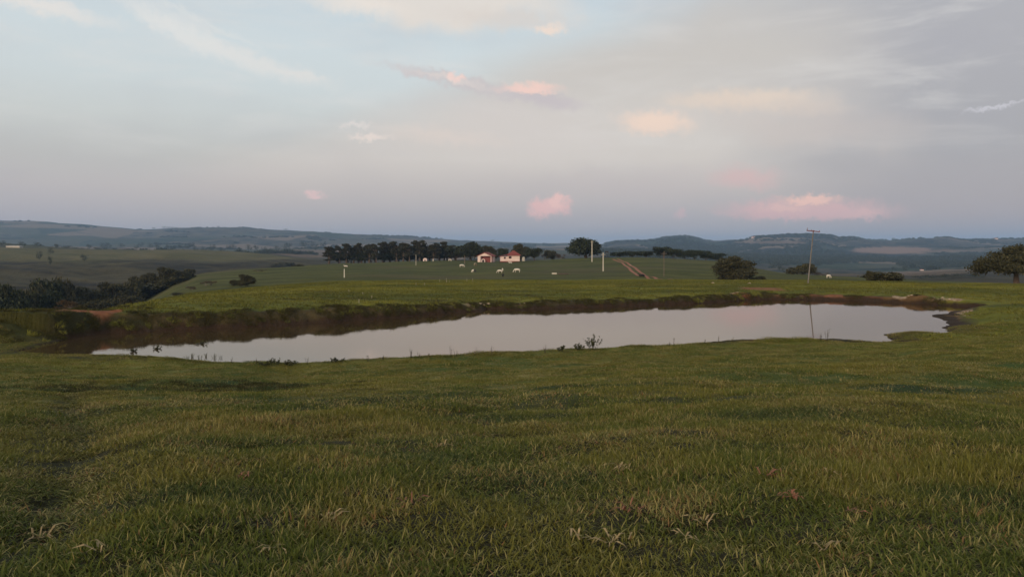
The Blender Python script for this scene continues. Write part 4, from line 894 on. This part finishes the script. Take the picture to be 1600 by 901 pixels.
# ------------------------------------------------------------------ cattle
def skin_body(name, pts, edges, rad, m_):
    me = bpy.data.meshes.new(name); me.from_pydata(pts, edges, []); o = bpy.data.objects.new(name, me); sc.collection.objects.link(o)
    md = o.modifiers.new('s', 'SKIN'); 
    for i, v in enumerate(me.skin_vertices[0].data): v.radius = rad[i] if isinstance(rad[i], tuple) else (rad[i], rad[i]); v.use_root = (i == 0)
    o.modifiers.new('u', 'SUBSURF').levels = 1
    dg = bpy.context.evaluated_depsgraph_get(); m2 = bpy.data.meshes.new_from_object(o.evaluated_get(dg)); bpy.data.objects.remove(o)
    m2.name = name; m2.materials.clear(); m2.materials.append(m_)
    for q in m2.polygons: q.use_smooth = True
    return m2
def cow_mesh(pose, m_):
    legy = .2
    hd = {'graze': [(.95,0,1.1),(1.25,0,.72),(1.42,0,.32),(1.56,0,.10)], 'stand': [(.95,0,1.28),(1.22,0,1.48),(1.45,0,1.42),(1.72,0,1.28)], 'lie': [(.95,0,.75),(1.15,0,.98),(1.38,0,.95),(1.62,0,.82)]}[pose]
    dz = -.55 if pose == 'lie' else 0
    P = [(0,0,1.12+dz),(.55,0,1.12+dz),(.8,0,1.15+dz)]+hd+[(-.45,0,1.14+dz),(-.82,0,1.16+dz),(-1.0,0,1.15+dz),(-1.05,.0,.75+dz*.6),(-1.06,0,.45+dz*.2)]
    E = [(0,1),(1,2),(2,3),(3,4),(4,5),(5,6),(0,7),(7,8),(8,9),(9,10),(10,11)]
    Rr = [(.36,.40),(.33,.38),(.25,.30),(.17,.2),(.14,.16),(.14,.14),(.075,.08),(.36,.38),(.28,.30),(.07,.07),(.03,.03),(.05,.05)]
    for (bx, bi, fr) in ((.62, 1, 1), (-.78, 8, 0)):
        for s in (-1, 1):
            k = len(P); y_ = s*legy
            if pose == 'lie': P += [(bx, y_*1.3, .35),(bx+.32, y_*1.7, .12),(bx-.1, y_*1.9, .06)]
            elif fr: P += [(bx, y_, .72),(bx+.03, y_, .38),(bx, y_, .03)]
            else: P += [(bx+.06, y_, .78),(bx-.10, y_, .46),(bx-.02, y_, .03)]
            E += [(bi, k),(k, k+1),(k+1, k+2)]; Rr += [(.14,.15),(.07,.07),(.06,.06)]
    k = len(P); h4 = Vector(hd[2])                                           # ears
    for s in (-1, 1): P.append((h4.x-.02, s*.24, h4.z+.06)); E.append((5, len(P)-1)); Rr.append((.04,.05))
    return skin_body('cow_body', P, E, Rr, m_)
CWH = simple('cream_hide', (.62,.57,.48), .8, .1, 2); CDK = simple('black_hide', (.018,.014,.012), .7, .2); CTAN = simple('tan_hide', (.33,.26,.17), .8, .15, 2)
m_, t, b = mat('two_tone_hide'); oc = t.node('ShaderNodeTexCoord').outputs['Object']; sx = t.node('ShaderNodeSeparateXYZ'); t.l.new(oc, sx.inputs[0])
t.put(b.inputs['Base Color'], t.mix(t.step(t.m('ADD', sx.outputs[0], t.m('MULTIPLY', t.noise(oc, 2), .4)), .15, .25), (.02,.016,.014,1), (.75,.69,.6,1))); b.inputs['Roughness'].default_value = .8; C2 = m_
HORN = simple('horn', (.35,.3,.22), .5)
CM = {}
def cow(px, py, rz, pose, m_, lb, s=1.0, name='cow'):
    key = (pose, m_.name)
    if key not in CM: CM[key] = cow_mesh(pose, m_)
    q = row(px, py); o = root(name, q, lb, 'cow', R(rz), 'cattle grazing on the slope below the houses' if px < 1200 and px > 600 else None); s *= .86; o.scale = (s, s, s)
    link(bpy.data.objects.new('body', CM[key]), o); return o
cow(721.5, 417.6, 12, 'graze', CWH, 'white cow grazing just left of the short grey pole', 1.0)
cow(742.5, 415.3, 60, 'graze', CTAN, 'dull tan cow on the slope below the porch house')
cow(740.5, 425.8, 150, 'graze', C2, 'white-fronted black-rumped animal left of the grazing herd', .85)
cow(781, 426.6, 165, 'graze', CWH, 'white cow lower left of the pair below the white house', .9)
cow(785.3, 423.4, 95, 'stand', CWH, 'white cow seen end-on behind the lower white cow', .75)
cow(785.8, 432.6, 80, 'stand', CDK, 'small black calf nearest the pond among the herd', .75)
cow(808, 425.8, 172, 'graze', CWH, 'white cow grazing at the right end of the herd', 1.1)
cow(797.5, 411.3, 185, 'lie', CWH, 'pale cow lying just below the white farmhouse', .95)
cow(540.5, 417, 180, 'lie', CWH, 'white cow lying on the crest above the solitary white post', .85)
cow(677, 408.5, 90, 'stand', CWH, 'white cow standing end-on at the foot of the tree row', 1.0)
cow(1294.5, 434.5, 20, 'graze', CWH, 'lone white cow grazing right of the utility pole', .95)
cow(1003, 432.4, 190, 'lie', CDK, 'black cow lying at the lower bend of the red track', 1.0)

# ------------------------------------------------------------------ shore plants
STEM = simple('dry_stem', (.045,.035,.02), .9, .3, 3); STEMG = simple('dark_stem', (.045,.05,.022), .9, .3, 3)
def weed(px, py, hpx, n, spread, lb, grp, m_=STEM, leafy=False, cat='plant', name='weed', water_=False):
    q = Vector((*WP(px, py), WZ-.05)) if water_ else row(px, py); d = q.y; H0 = hpx/F*d; V, Fc = [], []; LV, LR = [], []
    o = root(name, q, lb, cat, 0, grp)
    for i in range(n):
        a = random.random()*6.283; le = random.uniform(.05, 1)*spread; h = H0*random.uniform(.55, 1.05)
        b0 = Vector((math.cos(a)*le*.25, math.sin(a)*le*.25, -.05)); tp_ = Vector((math.cos(a)*le, math.sin(a)*le, h)); mm_ = (b0+tp_)/2+Vector((0, 0, h*.12)); rr0 = .010
        tube(V, Fc, [b0, mm_, tp_], [rr0, rr0*.8, rr0*.4], 4)
        for k in range(3 if not leafy else 14):
            f_ = random.uniform(.35, 1); pnt = b0.lerp(tp_, f_)+Vector((0, 0, h*.12*(1-abs(2*f_-1)))); LV.append(pnt)
    tm = mesh_np('stems', np.array(V), np.array(Fc)); tm.materials.append(m_); link(bpy.data.objects.new('stems', tm), o)
    ls = .09 if leafy else .045; vv = []
    for pnt in LV:
        a = Vector((random.gauss(0,1), random.gauss(0,1), random.gauss(0,.7))).normalized()*ls*random.uniform(.6,1.3); b_ = a.cross(Vector((random.random(), random.random(), random.random()))).normalized()*ls*.35
        vv += [tuple(pnt), tuple(pnt+a*.6+b_), tuple(pnt+a*1.4), tuple(pnt+a*.6-b_)]
    lm = mesh_np('leaves', np.array(vv), np.arange(len(vv)).reshape(-1, 4)); lm.materials.append(m_); link(bpy.data.objects.new('leaves', lm), o)
weed(926, 546.5, 24, 14, .75, 'leafy dark bush on the near shore, tallest plant against the water', None, STEMG, True, 'bush', 'shore_bush')
weed(905, 547.5, 10, 10, .5, 'low leafy clump just left of the tallest shore bush', None, STEMG, True, 'bush', 'shore_bush')
weed(877, 549, 9, 8, .18, 'tiny dark tuft on the near shore left of the shore bush', None, STEMG, True, 'plant', 'shore_tuft')
weed(524, 567, 9, 9, .5, 'low dark clump on the shore edge below the middle of the water', None, STEMG, True, 'plant', 'shore_tuft')
weed(425, 571, 10, 12, .9, 'wide dark leafy clump on the shore at the left end of open water', None, STEMG, True, 'plant', 'shore_tuft')
weed(450, 571, 8, 9, .6, 'small leafy clump right of the wide one on the left shore', None, STEMG, True, 'plant', 'shore_tuft')
for px, py, h in [(642,560,18),(655,560,12),(672,559,9),(705,558,20),(712,558,14),(741,556,17),(768,554,14),(852,551,13),(1052,541.5,17),(1046,542,10),(1101,537,9),(1123,535,11),(1145,534,8),(1292,532.5,20),(1283,532,12),(575,564,10),(598,562,9),(480,569,12),(400,568,10),(362,567,10)]:
    weed(px, py, h, random.choice((2,3,4)), .16, 'thin dry stems sticking up from the near shore against the water', 'thin stems along the near shore')
for px, py, n in [(292,560,5),(300,558,6),(312,560,5),(322,557,6),(334,559,6),(345,559,4)]:
    weed(px, py, 8, n, .25, 'dark water weed standing in the shallows at the left end of the pond', 'water weeds at the left end of the pond', STEMG, False, 'plant', 'water_weed', True)
for px, py, n, lb in [(315,537,9,'small drooping weed tuft in open water, furthest right of three at the left'),(246,545,8,'small weed tuft in the water near the dark reflection, middle of three'),(210,549,8,'small weed tuft at the leftmost part of the bright water')]:
    weed(px, py, 6, n-3, .4, lb, None, STEMG, True, 'plant', 'water_plant', True)
DRYM = [simple('dead_blade_straw', (.26,.19,.09), .8, .3, 12), simple('dead_blade_russet', (.20,.085,.045), .8, .3, 12)]
for i, (px, py) in enumerate([(510,815),(985,800),(960,850),(1290,862),(1240,782),(430,862),(735,655),(1330,805),(62,845),(155,862),(380,748),(900,845),(1062,842),(1210,748),(975,735),(1300,745),(640,790),(690,700),(1100,820)]):
    q = row(px, py); vv = []
    o = root('dead_tuft', q, ('russet' if i % 3 == 1 else 'straw-coloured')+' dead grass tuft lying in the green foreground pasture', 'grass tuft', 0, ('russet' if i % 3 == 1 else 'straw-coloured')+' dead tufts in the foreground')
    for k in range(random.randint(7, 14)):
        a = random.random()*6.283; ln_ = random.uniform(.07, .17); up = random.uniform(.1, .9); wd_ = random.uniform(.004, .009)
        dr = Vector((math.cos(a), math.sin(a), up)).normalized(); sd_ = Vector((-dr.y, dr.x, random.uniform(-.4, .4))).normalized()*wd_
        p0 = Vector((random.gauss(0, .035), random.gauss(0, .035), .03)); p1 = p0+dr*ln_*.55; p2 = p1+(dr+Vector((0, 0, -.7))).normalized()*ln_*.45
        vv += [tuple(p0-sd_*.7), tuple(p0+sd_*.7), tuple(p1+sd_), tuple(p1-sd_), tuple(p1-sd_), tuple(p1+sd_), tuple(p2+sd_*.15), tuple(p2-sd_*.15)]
    tm = mesh_np('blades', np.array(vv), np.arange(len(vv)).reshape(-1, 4)); tm.materials.append(DRYM[i % 3 == 1]); link(bpy.data.objects.new('blades', tm), o)
# pale stones on the far bank
for i in range(16):
    px = random.choice([random.uniform(735, 785), random.uniform(795, 825), random.uniform(1410, 1490)]); dd = bb(px)+random.uniform(.6, 1.6); q = at(px, dd)
    if q.z > WZ+.1: rock(q, 0, random.uniform(.08, .2), 'pale stone lying on the eroded far bank', STN, 'bank_stone', 'pale stones on the eroded far bank')

# ------------------------------------------------------------------ haze
bm = bmesh.new(); bm_box(bm, -16500, 16500, -16500, 16500, float(gz.min())-1, float(gz.max())+22)
HZM = bpy.data.materials.new('haze'); HZM.use_nodes = True; t = NT(HZM.node_tree); t.n.clear()
pv = t.node('ShaderNodeVolumePrincipled'); pv.inputs['Color'].default_value = (.42,.66,1.0,1); pv.inputs['Density'].default_value = .95e-4; pv.inputs['Anisotropy'].default_value = 0.0
ou = t.node('ShaderNodeOutputMaterial'); t.l.new(pv.outputs[0], ou.inputs['Volume'])
hz = part('haze', bm, HZM); tag(hz, kind='stuff')
print('objects', len(sc.objects), 'z range', gz.min(), gz.max())
